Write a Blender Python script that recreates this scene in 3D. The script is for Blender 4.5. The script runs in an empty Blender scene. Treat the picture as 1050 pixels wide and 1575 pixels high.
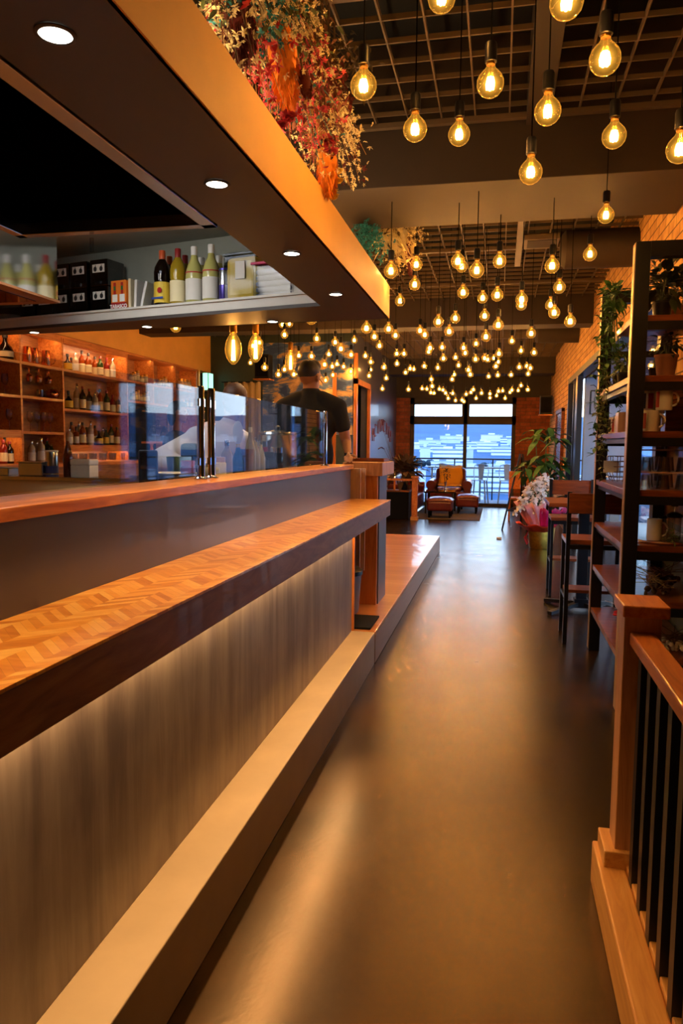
import bpy, bmesh, math, random
from mathutils import Vector, Matrix, noise
R = math.radians
rnd = random.Random(7)
sc = bpy.context.scene
COL = sc.collection
# ---------------------------------------------------------------- camera
F_PX, EYE = 1137.0, 1.48
_y, _p, _r = R(11.986), R(5.1885), R(0.565)
_F = Vector((-math.sin(_y)*math.cos(_p), math.cos(_y)*math.cos(_p), -math.sin(_p)))
_Rt = Vector((math.cos(_y), math.sin(_y), 0)); _U = _Rt.cross(_F)
_r0 = math.cos(_r)*_Rt + math.sin(_r)*_U
_u0 = -math.sin(_r)*_Rt + math.cos(_r)*_U
cam = bpy.data.objects.new('camera', bpy.data.cameras.new('camera'))
COL.objects.link(cam)
cam.data.sensor_fit = 'VERTICAL'; cam.data.sensor_height = 36.0
cam.data.lens = 36.0*F_PX/1575.0
cam.data.clip_start = 0.05; cam.data.clip_end = 6000
M = Matrix((( _r0.x, _u0.x, -_F.x, 0), (_r0.y, _u0.y, -_F.y, 0), (_r0.z, _u0.z, -_F.z, EYE), (0, 0, 0, 1)))
cam.matrix_world = M
sc.camera = cam

def at(x, y, X=None, Y=None, Z=None, D=None):
    "the point of the place seen at photo pixel (x, y) on the plane X=, Y=, Z= or at depth D"
    d = _F*F_PX + _r0*(x-525) - _u0*(y-787.5)
    if X is not None: t = X/d.x
    elif Y is not None: t = Y/d.y
    elif Z is not None: t = (Z-EYE)/d.z
    else: t = D/F_PX
    return Vector((0, 0, EYE)) + d*t

# ---------------------------------------------------------------- view, world
sc.view_settings.view_transform = 'Standard'
sc.view_settings.look = 'None'
sc.view_settings.exposure = 0.35
sc.view_settings.gamma = 1.0
sc.view_settings.use_curve_mapping = False
sc.cycles.use_denoising = True
sc.cycles.max_bounces = 10
sc.cycles.transparent_max_bounces = 40
sc.cycles.sample_clamp_indirect = 4.0
sc.cycles.caustics_reflective = False
sc.cycles.caustics_refractive = False
WORLD, BULB, KITCHEN, DOWN, STRIP, SHELF = 4.4, 8.8, 17.0, 42.0, 30.0, 4.0
WARM = '#ffbe74'

def lin(h):
    h = h.lstrip('#'); v = [int(h[i:i+2], 16)/255 for i in (0, 2, 4)]
    return tuple((c/12.92 if c <= .04045 else ((c+.055)/1.055)**2.4) for c in v) + (1,)

w = bpy.data.worlds.new('dusk_sky'); sc.world = w; w.use_nodes = True
nt = w.node_tree; nt.nodes.clear()
wo = nt.nodes.new('ShaderNodeOutputWorld'); bg = nt.nodes.new('ShaderNodeBackground')
tc = nt.nodes.new('ShaderNodeTexCoord'); sx = nt.nodes.new('ShaderNodeSeparateXYZ'); rp = nt.nodes.new('ShaderNodeValToRGB')
nt.links.new(tc.outputs['Generated'], sx.inputs[0]); nt.links.new(sx.outputs[2], rp.inputs[0])
rp.color_ramp.elements[0].position = 0.0; rp.color_ramp.elements[0].color = (.62, .78, 1, 1)
rp.color_ramp.elements[1].position = .55; rp.color_ramp.elements[1].color = (.22, .4, .8, 1)
e = rp.color_ramp.elements.new(.12); e.color = (.72, .86, 1, 1)
nt.links.new(rp.outputs[0], bg.inputs[0]); bg.inputs[1].default_value = WORLD
nt.links.new(bg.outputs[0], wo.inputs[0])

# ---------------------------------------------------------------- materials
MATS = {}
def base(name):
    m = bpy.data.materials.new(name); m.use_nodes = True; MATS[name] = m
    return m, m.node_tree, m.node_tree.nodes['Principled BSDF']
def setc(m, t, b, a, rough=.5, metal=0, coat=0, spec=.5):
    b.inputs['Roughness'].default_value = rough; b.inputs['Metallic'].default_value = metal
    b.inputs['Coat Weight'].default_value = coat; b.inputs['Specular IOR Level'].default_value = spec
def ramp(t, fac, stops):
    r = t.nodes.new('ShaderNodeValToRGB'); el = r.color_ramp.elements
    el[0].position, el[0].color = stops[0][0], lin(stops[0][1]); el[1].position, el[1].color = stops[-1][0], lin(stops[-1][1])
    for p, c in stops[1:-1]:
        x = el.new(p); x.color = lin(c)
    t.links.new(fac, r.inputs[0]); return r.outputs[0]
def coords(t, scale, kind='Object', rot=(0, 0, 0)):
    c = t.nodes.new('ShaderNodeTexCoord'); mp = t.nodes.new('ShaderNodeMapping')
    mp.inputs['Scale'].default_value = scale; mp.inputs['Rotation'].default_value = rot
    t.links.new(c.outputs[kind], mp.inputs[0]); return mp.outputs[0]
def noise_tex(t, vec, scale, detail=4, rough=.55, dist=0):
    n = t.nodes.new('ShaderNodeTexNoise'); n.inputs['Scale'].default_value = scale
    n.inputs['Detail'].default_value = detail; n.inputs['Roughness'].default_value = rough; n.inputs['Distortion'].default_value = dist
    t.links.new(vec, n.inputs['Vector']); return n.outputs[0]
def bump(t, b, h, strength=.2, dist=.01):
    n = t.nodes.new('ShaderNodeBump'); n.inputs['Strength'].default_value = strength; n.inputs['Distance'].default_value = dist
    t.links.new(h, n.inputs['Height']); t.links.new(n.outputs[0], b.inputs['Normal'])
def flat(name, col, rough=.5, metal=0, coat=0, var=.0, vscale=6, spec=.5, bmp=0):
    m, t, b = base(name); setc(m, t, b, 0, rough, metal, coat, spec)
    c = lin(col)
    n = noise_tex(t, coords(t, (1, 1, 1)), vscale, 5)
    v = var or .06
    r = t.nodes.new('ShaderNodeValToRGB'); r.color_ramp.elements[0].position = .25; r.color_ramp.elements[1].position = .75
    r.color_ramp.elements[0].color = tuple(x*(1-v) for x in c[:3]) + (1,)
    r.color_ramp.elements[1].color = tuple(min(1, x*(1+v)) for x in c[:3]) + (1,)
    t.links.new(n, r.inputs[0]); t.links.new(r.outputs[0], b.inputs['Base Color'])
    if bmp: bump(t, b, noise_tex(t, coords(t, (1, 1, 1)), vscale*8, 3), bmp, .004)
    return m
def wood(name, dark, mid, light, stretch=(14, 1.2, 14), rough=.4, coat=.1, board=None, spec=.5):
    m, t, b = base(name); setc(m, t, b, 0, rough, 0, coat, spec)
    v = coords(t, stretch)
    n = noise_tex(t, v, 2.2, 6, .6, 1.2)
    col = ramp(t, n, [(.3, dark), (.5, mid), (.72, light)])
    t.links.new(col, b.inputs['Base Color'])
    bump(t, b, n, .05, .002)
    return m
def emit(name, col, s, sample=True):
    m = bpy.data.materials.new(name); m.use_nodes = True; t = m.node_tree; t.nodes.clear(); MATS[name] = m
    o = t.nodes.new('ShaderNodeOutputMaterial'); e = t.nodes.new('ShaderNodeEmission')
    e.inputs[0].default_value = lin(col); e.inputs[1].default_value = s; t.links.new(e.outputs[0], o.inputs[0])
    if not sample: m.cycles.emission_sampling = 'NONE'
    return m
def thin_glass(name, centre, rim, gloss=.08, rough=.02, grow=.5, tint=None, fres=.8):
    "thin clear glass: straight-through light tinted by its thickness plus a reflection"
    m = bpy.data.materials.new(name); m.use_nodes = True; t = m.node_tree; t.nodes.clear(); MATS[name] = m
    o = t.nodes.new('ShaderNodeOutputMaterial'); tr = t.nodes.new('ShaderNodeBsdfTransparent'); gl = t.nodes.new('ShaderNodeBsdfGlossy')
    lw = t.nodes.new('ShaderNodeLayerWeight'); lw.inputs[0].default_value = grow
    mx = t.nodes.new('ShaderNodeMix'); mx.data_type = 'RGBA'
    mx.inputs[6].default_value = lin(centre); mx.inputs[7].default_value = lin(rim)
    t.links.new(lw.outputs['Facing'], mx.inputs[0]); t.links.new(mx.outputs[2], tr.inputs[0])
    gl.inputs['Roughness'].default_value = rough; gl.inputs['Color'].default_value = lin(tint) if tint else (1, 1, 1, 1)
    lf = t.nodes.new('ShaderNodeLayerWeight'); lf.inputs[0].default_value = .5
    fr = t.nodes.new('ShaderNodeMath'); fr.operation = 'MULTIPLY_ADD'
    fr.inputs[1].default_value = fres; fr.inputs[2].default_value = gloss
    pw = t.nodes.new('ShaderNodeMath'); pw.operation = 'POWER'; pw.inputs[1].default_value = 4; t.links.new(lw.outputs['Facing'] if abs(grow-.5) < .1 else lf.outputs['Facing'], pw.inputs[0]); t.links.new(pw.outputs[0], fr.inputs[0]); fr.use_clamp = True
    ms = t.nodes.new('ShaderNodeMixShader'); t.links.new(fr.outputs[0], ms.inputs[0])
    t.links.new(tr.outputs[0], ms.inputs[1]); t.links.new(gl.outputs[0], ms.inputs[2]); t.links.new(ms.outputs[0], o.inputs[0])
    return m
def glow(m, col, s):
    "a lit lamp's envelope gives off a little of its light"
    t = m.node_tree; o = [n for n in t.nodes if n.type == 'OUTPUT_MATERIAL'][0]; src = o.inputs[0].links[0].from_socket
    e = t.nodes.new('ShaderNodeEmission'); e.inputs[0].default_value = lin(col); e.inputs[1].default_value = s
    lw = t.nodes.new('ShaderNodeLayerWeight'); lw.inputs[0].default_value = .5; p1 = t.nodes.new('ShaderNodeMath'); p1.operation = 'SUBTRACT'; p1.inputs[0].default_value = 1; t.links.new(lw.outputs['Facing'], p1.inputs[1])
    p2 = t.nodes.new('ShaderNodeMath'); p2.operation = 'POWER'; p2.inputs[1].default_value = 5; t.links.new(p1.outputs[0], p2.inputs[0])
    p3 = t.nodes.new('ShaderNodeMath'); p3.operation = 'MULTIPLY_ADD'; p3.inputs[1].default_value = s; t.links.new(p2.outputs[0], p3.inputs[0]); p4 = t.nodes.new('ShaderNodeMath'); p4.operation = 'POWER'; p4.inputs[1].default_value = 3; t.links.new(lw.outputs['Facing'], p4.inputs[0]); p5 = t.nodes.new('ShaderNodeMath'); p5.operation = 'MULTIPLY_ADD'; p5.inputs[1].default_value = .5; p5.inputs[2].default_value = .05; t.links.new(p4.outputs[0], p5.inputs[0]); t.links.new(p5.outputs[0], p3.inputs[2]); t.links.new(p3.outputs[0], e.inputs[1])
    a = t.nodes.new('ShaderNodeAddShader'); t.links.new(src, a.inputs[0]); t.links.new(e.outputs[0], a.inputs[1]); t.links.new(a.outputs[0], o.inputs[0]); m.cycles.emission_sampling = 'NONE'
def brick(name, plane, c1, c2, mortar):
    m, t, b = base(name); setc(m, t, b, 0, .85)
    c = t.nodes.new('ShaderNodeTexCoord'); s = t.nodes.new('ShaderNodeSeparateXYZ'); cb = t.nodes.new('ShaderNodeCombineXYZ')
    t.links.new(c.outputs['Object'], s.inputs[0])
    t.links.new(s.outputs[1 if plane == 'yz' else 0], cb.inputs[0]); t.links.new(s.outputs[2], cb.inputs[1])
    br = t.nodes.new('ShaderNodeTexBrick'); t.links.new(cb.outputs[0], br.inputs[0])
    br.inputs['Color1'].default_value = lin(c1); br.inputs['Color2'].default_value = lin(c2); br.inputs['Mortar'].default_value = lin(mortar)
    br.inputs['Scale'].default_value = 1; br.inputs['Brick Width'].default_value = .235; br.inputs['Row Height'].default_value = .086
    br.inputs['Mortar Size'].default_value = .006; br.inputs['Bias'].default_value = .1
    n = noise_tex(t, c.outputs['Object'], 9, 5)
    mx = t.nodes.new('ShaderNodeMix'); mx.data_type = 'RGBA'; mx.blend_type = 'OVERLAY'; mx.inputs[0].default_value = .75
    t.links.new(br.outputs[0], mx.inputs[6]); t.links.new(n, mx.inputs[7]); t.links.new(mx.outputs[2], b.inputs['Base Color'])
    ad = t.nodes.new('ShaderNodeMath'); ad.operation = 'MULTIPLY_ADD'; ad.inputs[1].default_value = -1.0
    t.links.new(br.outputs['Fac'], ad.inputs[0]); t.links.new(n, ad.inputs[2])
    bump(t, b, ad.outputs[0], .7, .012)
    return m
def planks(name, cols, axis, width, rough=.4, chevron=False, coat=.15, length=1.4):
    "boards of a given width; chevron lays them as a herringbone"
    m, t, b = base(name); setc(m, t, b, 0, rough, 0, coat)
    c = t.nodes.new('ShaderNodeTexCoord'); s = t.nodes.new('ShaderNodeSeparateXYZ'); t.links.new(c.outputs['Object'], s.inputs[0])
    def mth(op, a, bb=None, cc=None):
        n = t.nodes.new('ShaderNodeMath'); n.operation = op
        for i, v in enumerate((a, bb, cc)):
            if v is None: continue
            if isinstance(v, (int, float)): n.inputs[i].default_value = v
            else: t.links.new(v, n.inputs[i])
        return n.outputs[0]
    if chevron:
        u = mth('PINGPONG', s.outputs[0], .075); v = mth('ADD', s.outputs[1], mth('MULTIPLY', u, 1.0))
        a, along = v, s.outputs[0]
        row = mth('FLOOR', mth('DIVIDE', s.outputs[0], .075))
    else:
        a = s.outputs[axis]; along = s.outputs[1 if axis == 0 else 0]
        row = mth('FLOOR', mth('DIVIDE', along, length))
    idx = mth('FLOOR', mth('DIVIDE', a, width))
    cb = t.nodes.new('ShaderNodeCombineXYZ'); t.links.new(idx, cb.inputs[0]); t.links.new(row, cb.inputs[1])
    wn = t.nodes.new('ShaderNodeTexWhiteNoise'); t.links.new(cb.outputs[0], wn.inputs[0])
    gr = noise_tex(t, coords(t, (2, 26, 26) if axis == 1 else (26, 2, 26)), 1.5, 5, .6, .8)
    f = mth('ADD', mth('MULTIPLY', wn.outputs[0], .55), mth('MULTIPLY', gr, .5))
    col = ramp(t, f, [(.2, cols[0]), (.5, cols[1]), (.85, cols[2])])
    fr = mth('FRACT', mth('DIVIDE', a, width)); gap = mth('COMPARE', fr, 0.0, .02)
    mx = t.nodes.new('ShaderNodeMix'); mx.data_type = 'RGBA'; t.links.new(gap, mx.inputs[0]); t.links.new(col, mx.inputs[6])
    mx.inputs[7].default_value = tuple(x*.45 for x in lin(cols[0])[:3]) + (1,)
    t.links.new(mx.outputs[2], b.inputs['Base Color'])
    return m

flat('plaster_tan', '#e8b052', .55, var=.08, vscale=3)
flat('soffit_dark', '#3a3330', .55)
flat('beam_dark', '#35281d', .7); flat('slab_black', '#0d0b0a', .9)
flat('kitchen_grey', '#8b9089', .55, var=.08)
flat('black_metal', '#15151a', .38, .3)
flat('black_matte', '#0a0a0b', .8, spec=.15)
flat('navy_panel', '#4a4a58', .36, coat=.15, var=.05)
flat('steel', '#b9bcc0', .22, 1.0)
flat('chrome', '#e6e8ee', .08, 1.0)
flat('copper', '#d07a48', .2, 1.0)
flat('white_ceramic', '#e9e2d8', .25, coat=.4)
flat('cream', '#d8c9a4', .5)
flat('cap_red', '#8e1f1f', .4); flat('cap_orange', '#c5562a', .4)
flat('black_cap', '#151312', .35)
flat('white_plastic', '#dadbd9', .4)
flat('grey_metal', '#9aa0a2', .45, .4)
flat('leaf_green', '#3f6b30', .5, var=.35, vscale=14); flat('leaf_dark', '#24391f', .5, var=.35, vscale=14)
flat('leaf_olive', '#5a6534', .55, var=.3, vscale=14)
flat('stem_brown', '#5a4128', .8)
flat('terracotta', '#8a5b46', .8)
flat('red_leather', '#5e1414', .32, coat=.3, var=.2)
flat('yellow_fabric', '#d99a2b', .9)
flat('rug_brown', '#4a3a20', .95, var=.3, vscale=20)
flat('skin', '#94613f', .5); flat('hair_dark', '#17100c', .6, var=.3, vscale=60); flat('hair_brown', '#4f2e18', .6, var=.3, vscale=60)
flat('shirt_black', '#101012', .9, var=.2); flat('shirt_white', '#e2d4d0', .85, var=.04)
flat('cloth_beige', '#a08a66', .9)
flat('gold_foil', '#c9a94a', .28, 1.0, var=.3, vscale=20, bmp=.8)
flat('pink_paper', '#e7a9bd', .6, var=.1); flat('magenta_paper', '#c2185a', .5, var=.1); flat('red_paper', '#d63a1c', .5)
flat('petal_white', '#f3e8e0', .6, var=.05); flat('petal_cream', '#f3dfa8', .8, var=.15, vscale=30)
flat('petal_red', '#d01f2c', .6, var=.3, vscale=30); flat('petal_pink', '#d8485c', .6, var=.25, vscale=30)
flat('petal_teal', '#2f8f96', .7, var=.3, vscale=30); flat('petal_yellow', '#f2c21a', .6, var=.1)
flat('plume_orange', '#f28a26', .95, var=.2, vscale=40); flat('plume_maroon', '#5d1712', .9, var=.35, vscale=40, bmp=.8)
flat('plume_tan', '#b58a4e', .95, var=.25, vscale=40)
flat('green_board', '#34403a', .6, var=.15)
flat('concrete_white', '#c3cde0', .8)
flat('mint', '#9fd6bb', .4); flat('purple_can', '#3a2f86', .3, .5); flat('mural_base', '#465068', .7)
flat('hill_haze_blue', '#34587a', .95, var=.25, vscale=.02)  # distance haze is put into the hills' bluish base colour
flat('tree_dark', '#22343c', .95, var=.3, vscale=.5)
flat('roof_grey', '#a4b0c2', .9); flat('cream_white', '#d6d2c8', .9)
flat('paper_white', '#d8d6cf', .8); flat('label_cream', '#e4d8ac', .7); flat('label_yellow', '#d9bb3c', .6); flat('label_blue', '#2c4a9a', .5)
flat('print_red', '#a3121a', .6); flat('print_black', '#141414', .6); flat('print_white', '#eeeeea', .6)
flat('print_green', '#1d6b34', .6); flat('box_orange', '#e07a1e', .6); flat('chalk_red', '#8a4a50', .9)
flat('foil_silver', '#c9ccd0', .25, 1.0, var=.2, vscale=30, bmp=1.0)
flat('outdoor_deck', '#6b6f78', .8)
flat('black_gloss', '#030303', .06, coat=.5)
wood('wood_orange', '#a85a20', '#d27e36', '#e59a50', (10, 1.0, 10), .35, .2)
wood('wood_vert', '#a85a20', '#c8742f', '#d98c44', (10, 10, 1.0), .4, .1)
wood('wood_edge', '#6b3f22', '#84532f', '#966640', (3, 1.6, 9), .42, .1)
wood('wood_shelf', '#6e4020', '#8f5c30', '#a87440', (10, 1.2, 10), .45, .1)
wood('wood_table', '#5a2a12', '#7c3d1c', '#96542a', (1.4, 12, 12), .35, .2)
wood('wood_post', '#9a6236', '#b77a48', '#c98f5c', (14, 14, 1.2), .45, .1)
wood('wood_rail', '#a05422', '#bb6a2e', '#cc8040', (12, 1.3, 12), .4, .15)
wood('wood_curb', '#a8692c', '#c08238', '#cf9650', (14, 1.2, 14), .45, .1)
wood('wood_pale', '#b3907c', '#c4a48e', '#cfb29e', (16, 16, 1.2), .4, .15)
planks('herringbone', ('#c06c20', '#e59433', '#f3b355'), 1, .028, .3, True, .3)
planks('platform_boards', ('#a86a38', '#bb7a44', '#c88a54'), 1, .11, .3, False, .3)
planks('deck_side', ('#8a6a58', '#9a7864', '#a58570'), 2, .3, .45)
planks('brown_boards', ('#6e4222', '#8a5830', '#9c683a'), 1, .09, .45)
planks('beadboard', ('#39483c', '#425044', '#4b5a4c'), 1, .09, .5)
brick('brick_right', 'yz', '#b98545', '#d9a863', '#6b4f2a')
brick('brick_far', 'xz', '#7d3c22', '#a2532f', '#6a4a34')
emit('filament', '#ffb347', 60, False)
emit('downlight_disc', '#fff1dc', 14)
emit('led_warm', '#ffbe6e', 10)
emit('exit_green', '#9fffd0', 1.6)
emit('flame', '#ffb040', 6)
thin_glass('bulb_glass', '#fff4dc', '#e0ae62', .05, .03, .45, '#ffe2b0')
glow(MATS['bulb_glass'], '#ffb840', .6)
thin_glass('pane', '#f4faff', '#cfe4f2', .02)
thin_glass('screen_glass', '#f2f6f8', '#dfe8ec', .0, fres=.6)
thin_glass('clear_glass', '#f3efe8', '#a9a198', .06)
thin_glass('clear_plastic', '#eef1f2', '#a9aeb2', .02, .08, fres=.3)
def liquid(name, col, rough=.08):
    m, t, b = base(name); setc(m, t, b, 0, rough, 0, .3)
    b.inputs['Base Color'].default_value = lin(col); b.inputs['Transmission Weight'].default_value = .35
    b.inputs['IOR'].default_value = 1.3
for n, c in (('soy_dark', '#120805'), ('oil_yellow', '#b99a24'), ('cloudy_yellow', '#d3cf7c'), ('amber', '#9a4412'), ('clear_bottle', '#cbb79a'),
             ('green_bottle', '#2f4c1c'), ('dark_bottle', '#1c0e08'), ('red_bottle', '#93261a'), ('brown_sauce', '#5a2412'), ('blue_bottle', '#27406a')):
    liquid(n, c)

# plaster panel of the bar front: brushed vertical streaks
m, t, b = base('bar_plaster'); setc(m, t, b, 0, .5, 0, .12)
n = noise_tex(t, coords(t, (1, 9, .9)), 1.2, 6, .6, .4); n2 = noise_tex(t, coords(t, (1, 1, 1)), 2.2, 4)
mm = t.nodes.new('ShaderNodeMath'); mm.operation = 'MULTIPLY_ADD'; mm.inputs[1].default_value = .6; t.links.new(n, mm.inputs[0])
m2 = t.nodes.new('ShaderNodeMath'); m2.operation = 'MULTIPLY'; m2.inputs[1].default_value = .4; t.links.new(n2, m2.inputs[0]); t.links.new(m2.outputs[0], mm.inputs[2])
t.links.new(ramp(t, mm.outputs[0], [(.35, '#6d5e5a'), (.5, '#928279'), (.66, '#ad9d90')]), b.inputs['Base Color'])
# dark sealed concrete floor
m, t, b = base('floor_concrete'); setc(m, t, b, 0, .3, 0, .0, .7)
v = coords(t, (1, 1, 1))
n = noise_tex(t, v, 1.3, 7, .62, .6)
t.links.new(ramp(t, n, [(.34, '#080502'), (.5, '#1c1003'), (.66, '#412808')]), b.inputs['Base Color'])
rr = t.nodes.new('ShaderNodeMapRange'); rr.inputs[3].default_value = .21; rr.inputs[4].default_value = .30
b.inputs['Specular Tint'].default_value = lin('#ffc98a')
t.links.new(noise_tex(t, v, 3.1, 5), rr.inputs[0]); t.links.new(rr.outputs[0], b.inputs['Roughness'])
bump(t, b, noise_tex(t, v, 45, 2, .5), .16, .002)
# mural: clouds of tan on slate
m, t, b = base('mural_paint'); setc(m, t, b, 0, .7)
n = noise_tex(t, coords(t, (1, 1, 2.0)), 2.6, 6, .62, .5)
t.links.new(ramp(t, n, [(.42, '#2f4a7c'), (.5, '#5470a0'), (.54, '#b89a70'), (.66, '#e6c48c')]), b.inputs['Base Color'])
# facade
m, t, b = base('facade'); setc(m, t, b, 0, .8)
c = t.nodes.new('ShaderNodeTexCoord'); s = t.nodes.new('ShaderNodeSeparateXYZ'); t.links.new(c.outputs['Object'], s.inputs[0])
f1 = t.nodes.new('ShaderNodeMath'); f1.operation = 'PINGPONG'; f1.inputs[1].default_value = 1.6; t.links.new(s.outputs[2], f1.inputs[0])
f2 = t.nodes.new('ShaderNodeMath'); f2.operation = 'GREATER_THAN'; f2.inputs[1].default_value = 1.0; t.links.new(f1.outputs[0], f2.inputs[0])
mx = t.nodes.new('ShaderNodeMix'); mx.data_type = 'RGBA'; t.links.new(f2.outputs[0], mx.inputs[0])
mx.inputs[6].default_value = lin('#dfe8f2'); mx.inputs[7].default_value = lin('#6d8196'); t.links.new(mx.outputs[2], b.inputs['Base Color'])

# ---------------------------------------------------------------- mesh helpers
class MB:
    def __init__(s): s.v = []; s.f = []; s.sm = False
    def add(s, vs, fs):
        o = len(s.v); s.v += [tuple(v) for v in vs]; s.f += [tuple(i+o for i in f) for f in fs]; return s
    def box(s, x0, x1, y0, y1, z0, z1):
        x0, x1 = sorted((x0, x1)); y0, y1 = sorted((y0, y1)); z0, z1 = sorted((z0, z1))
        return s.add([(x0, y0, z0), (x1, y0, z0), (x1, y1, z0), (x0, y1, z0), (x0, y0, z1), (x1, y0, z1), (x1, y1, z1), (x0, y1, z1)],
                     [(3, 2, 1, 0), (4, 5, 6, 7), (0, 1, 5, 4), (1, 2, 6, 5), (2, 3, 7, 6), (3, 0, 4, 7)])
    def prism(s, pts, z0, z1):
        n = len(pts)
        return s.add([(p[0], p[1], z0) for p in pts] + [(p[0], p[1], z1) for p in pts],
                     [tuple(range(n-1, -1, -1)), tuple(range(n, 2*n))] + [(i, (i+1) % n, n+(i+1) % n, n+i) for i in range(n)])
    def bar(s, a, b, w, h=None):
        "square bar from a to b"
        h = h or w; a, b = Vector(a), Vector(b); d = (b-a).normalized()
        up = Vector((0, 0, 1)) if abs(d.z) < .95 else Vector((0, 1, 0))
        r = d.cross(up).normalized()*w/2; u = r.cross(d).normalized()*h/2
        vs = [p+q for p in (a, b) for q in (-r-u, r-u, r+u, -r+u)]
        return s.add(vs, [(0, 1, 2, 3), (7, 6, 5, 4), (0, 4, 5, 1), (1, 5, 6, 2), (2, 6, 7, 3), (3, 7, 4, 0)])
    def lathe(s, prof, c=(0, 0, 0), n=16, sx=1, sy=1, cap=True):
        c = Vector(c); vs = []; fs = []
        for r, z in prof:
            for k in range(n):
                a = 2*math.pi*k/n; vs.append((c.x+r*sx*math.cos(a), c.y+r*sy*math.sin(a), c.z+z))
        for i in range(len(prof)-1):
            for k in range(n): fs.append((i*n+k, i*n+(k+1) % n, (i+1)*n+(k+1) % n, (i+1)*n+k))
        if cap and prof[0][0] > 1e-5: fs.append(tuple(range(n-1, -1, -1)))
        if cap and prof[-1][0] > 1e-5: fs.append(tuple(range((len(prof)-1)*n, len(prof)*n)))
        s.sm = True; return s.add(vs, fs)
    def tube(s, pts, r, n=6, taper=None):
        pts = [Vector(p) for p in pts]; vs = []; fs = []
        for i, p in enumerate(pts):
            d = (pts[min(i+1, len(pts)-1)]-pts[max(i-1, 0)]).normalized()
            up = Vector((0, 0, 1)) if abs(d.z) < .9 else Vector((1, 0, 0))
            a = d.cross(up).normalized(); b_ = a.cross(d)
            rr = (r if taper is None else r+(taper-r)*i/(len(pts)-1)) if not isinstance(r, (list, tuple)) else r[i]
            for k in range(n):
                q = 2*math.pi*k/n; vs.append(p+a*rr*math.cos(q)+b_*rr*math.sin(q))
        for i in range(len(pts)-1):
            for k in range(n): fs.append((i*n+k, i*n+(k+1) % n, (i+1)*n+(k+1) % n, (i+1)*n+k))
        fs += [tuple(range(n-1, -1, -1)), tuple(range((len(pts)-1)*n, len(pts)*n))]
        s.sm = True; return s.add(vs, fs)
    def ball(s, c, rx, ry=None, rz=None, n=10, m=7):
        ry = ry or rx; rz = rz or rx; c = Vector(c); vs = [(c.x, c.y, c.z-rz)]; fs = []
        for i in range(1, m):
            p = math.pi*i/m-math.pi/2
            for k in range(n):
                a = 2*math.pi*k/n; vs.append((c.x+rx*math.cos(p)*math.cos(a), c.y+ry*math.cos(p)*math.sin(a), c.z+rz*math.sin(p)))
        vs.append((c.x, c.y, c.z+rz)); L = len(vs)-1
        for k in range(n):
            fs.append((0, 1+(k+1) % n, 1+k)); fs.append((L, L-n+k, L-n+(k+1) % n))
            for i in range(m-2): fs.append((1+i*n+k, 1+i*n+(k+1) % n, 1+(i+1)*n+(k+1) % n, 1+(i+1)*n+k))
        s.sm = True; return s.add(vs, fs)
    def leaf(s, p, d, L, W, droop=.25):
        "a pointed leaf with a folded midrib, from p along d"
        p = Vector(p); d = Vector(d).normalized(); side = d.cross(Vector((rnd.uniform(-.3, .3), rnd.uniform(-.3, .3), 1)))
        side = side.normalized() if side.length > .01 else Vector((1, 0, 0)); up = side.cross(d)
        pts = []
        for f, wd in ((0, .05), (.3, .9), (.6, .8), (1, .02)):
            c = p+d*L*f-Vector((0, 0, 1))*droop*L*f*f
            pts += [c-side*W*wd/2+up*W*.12*wd, c, c+side*W*wd/2+up*W*.12*wd]
        return s.add(pts, [(i*3+j, i*3+j+1, i*3+j+4, i*3+j+3) for i in range(3) for j in range(2)])
    def build(s, name, mat, parent=None, bevel=0, loc=None):
        me = bpy.data.meshes.new(name); me.from_pydata([tuple(v) for v in s.v], [], s.f)
        if s.sm: me.polygons.foreach_set('use_smooth', [True]*len(me.polygons)); 
        me.materials.append(MATS[mat] if isinstance(mat, str) else mat); me.update()
        if s.sm:
            try: me.set_sharp_from_angle(angle=R(50))
            except Exception: pass
        o = bpy.data.objects.new(name, me); COL.objects.link(o)
        if parent is not None: o.parent = parent
        if loc is not None: o.location = loc
        if bevel:
            b = o.modifiers.new('bevel', 'BEVEL'); b.width = bevel; b.segments = 2; b.limit_method = 'ANGLE'
        return o
def tag(o, label=None, cat=None, group=None, kind=None):
    if label: o['label'] = label
    if cat: o['category'] = cat
    if group: o['group'] = group
    if kind: o['kind'] = kind
    return o
def thing(name, label, cat, loc=(0, 0, 0), rz=0, group=None):
    o = bpy.data.objects.new(name, None); COL.objects.link(o); o.location = loc; o.rotation_euler = (0, 0, rz)
    o.empty_display_size = .05
    return tag(o, label, cat, group)
def struct(name, mb, mat, bevel=0): return tag(mb.build(name, mat, None, bevel), kind='structure')
def dup(o, loc=None, rz=None, label=None, group=None, scale=None, parent=None):
    c = o.copy(); COL.objects.link(c)
    if parent is not None: c.parent = parent
    for ch in list(o.children): dup(ch, parent=c)
    if loc is not None: c.location = loc
    if rz is not None: c.rotation_euler = (0, 0, rz)
    if scale is not None: c.scale = (scale,)*3 if isinstance(scale, (int, float)) else scale
    if label: c['label'] = label
    if group: c['group'] = group
    return c
ONES = ['', 'first', 'second', 'third', 'fourth', 'fifth', 'sixth', 'seventh', 'eighth', 'ninth', 'tenth', 'eleventh', 'twelfth', 'thirteenth', 'fourteenth', 'fifteenth', 'sixteenth', 'seventeenth', 'eighteenth', 'nineteenth', 'twentieth']
def nth(i):
    if i <= 20: return ONES[i]
    return ('twenty-' if i < 30 else 'thirty-') + ONES[i % 10] if i % 10 else 'thirtieth'
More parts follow.
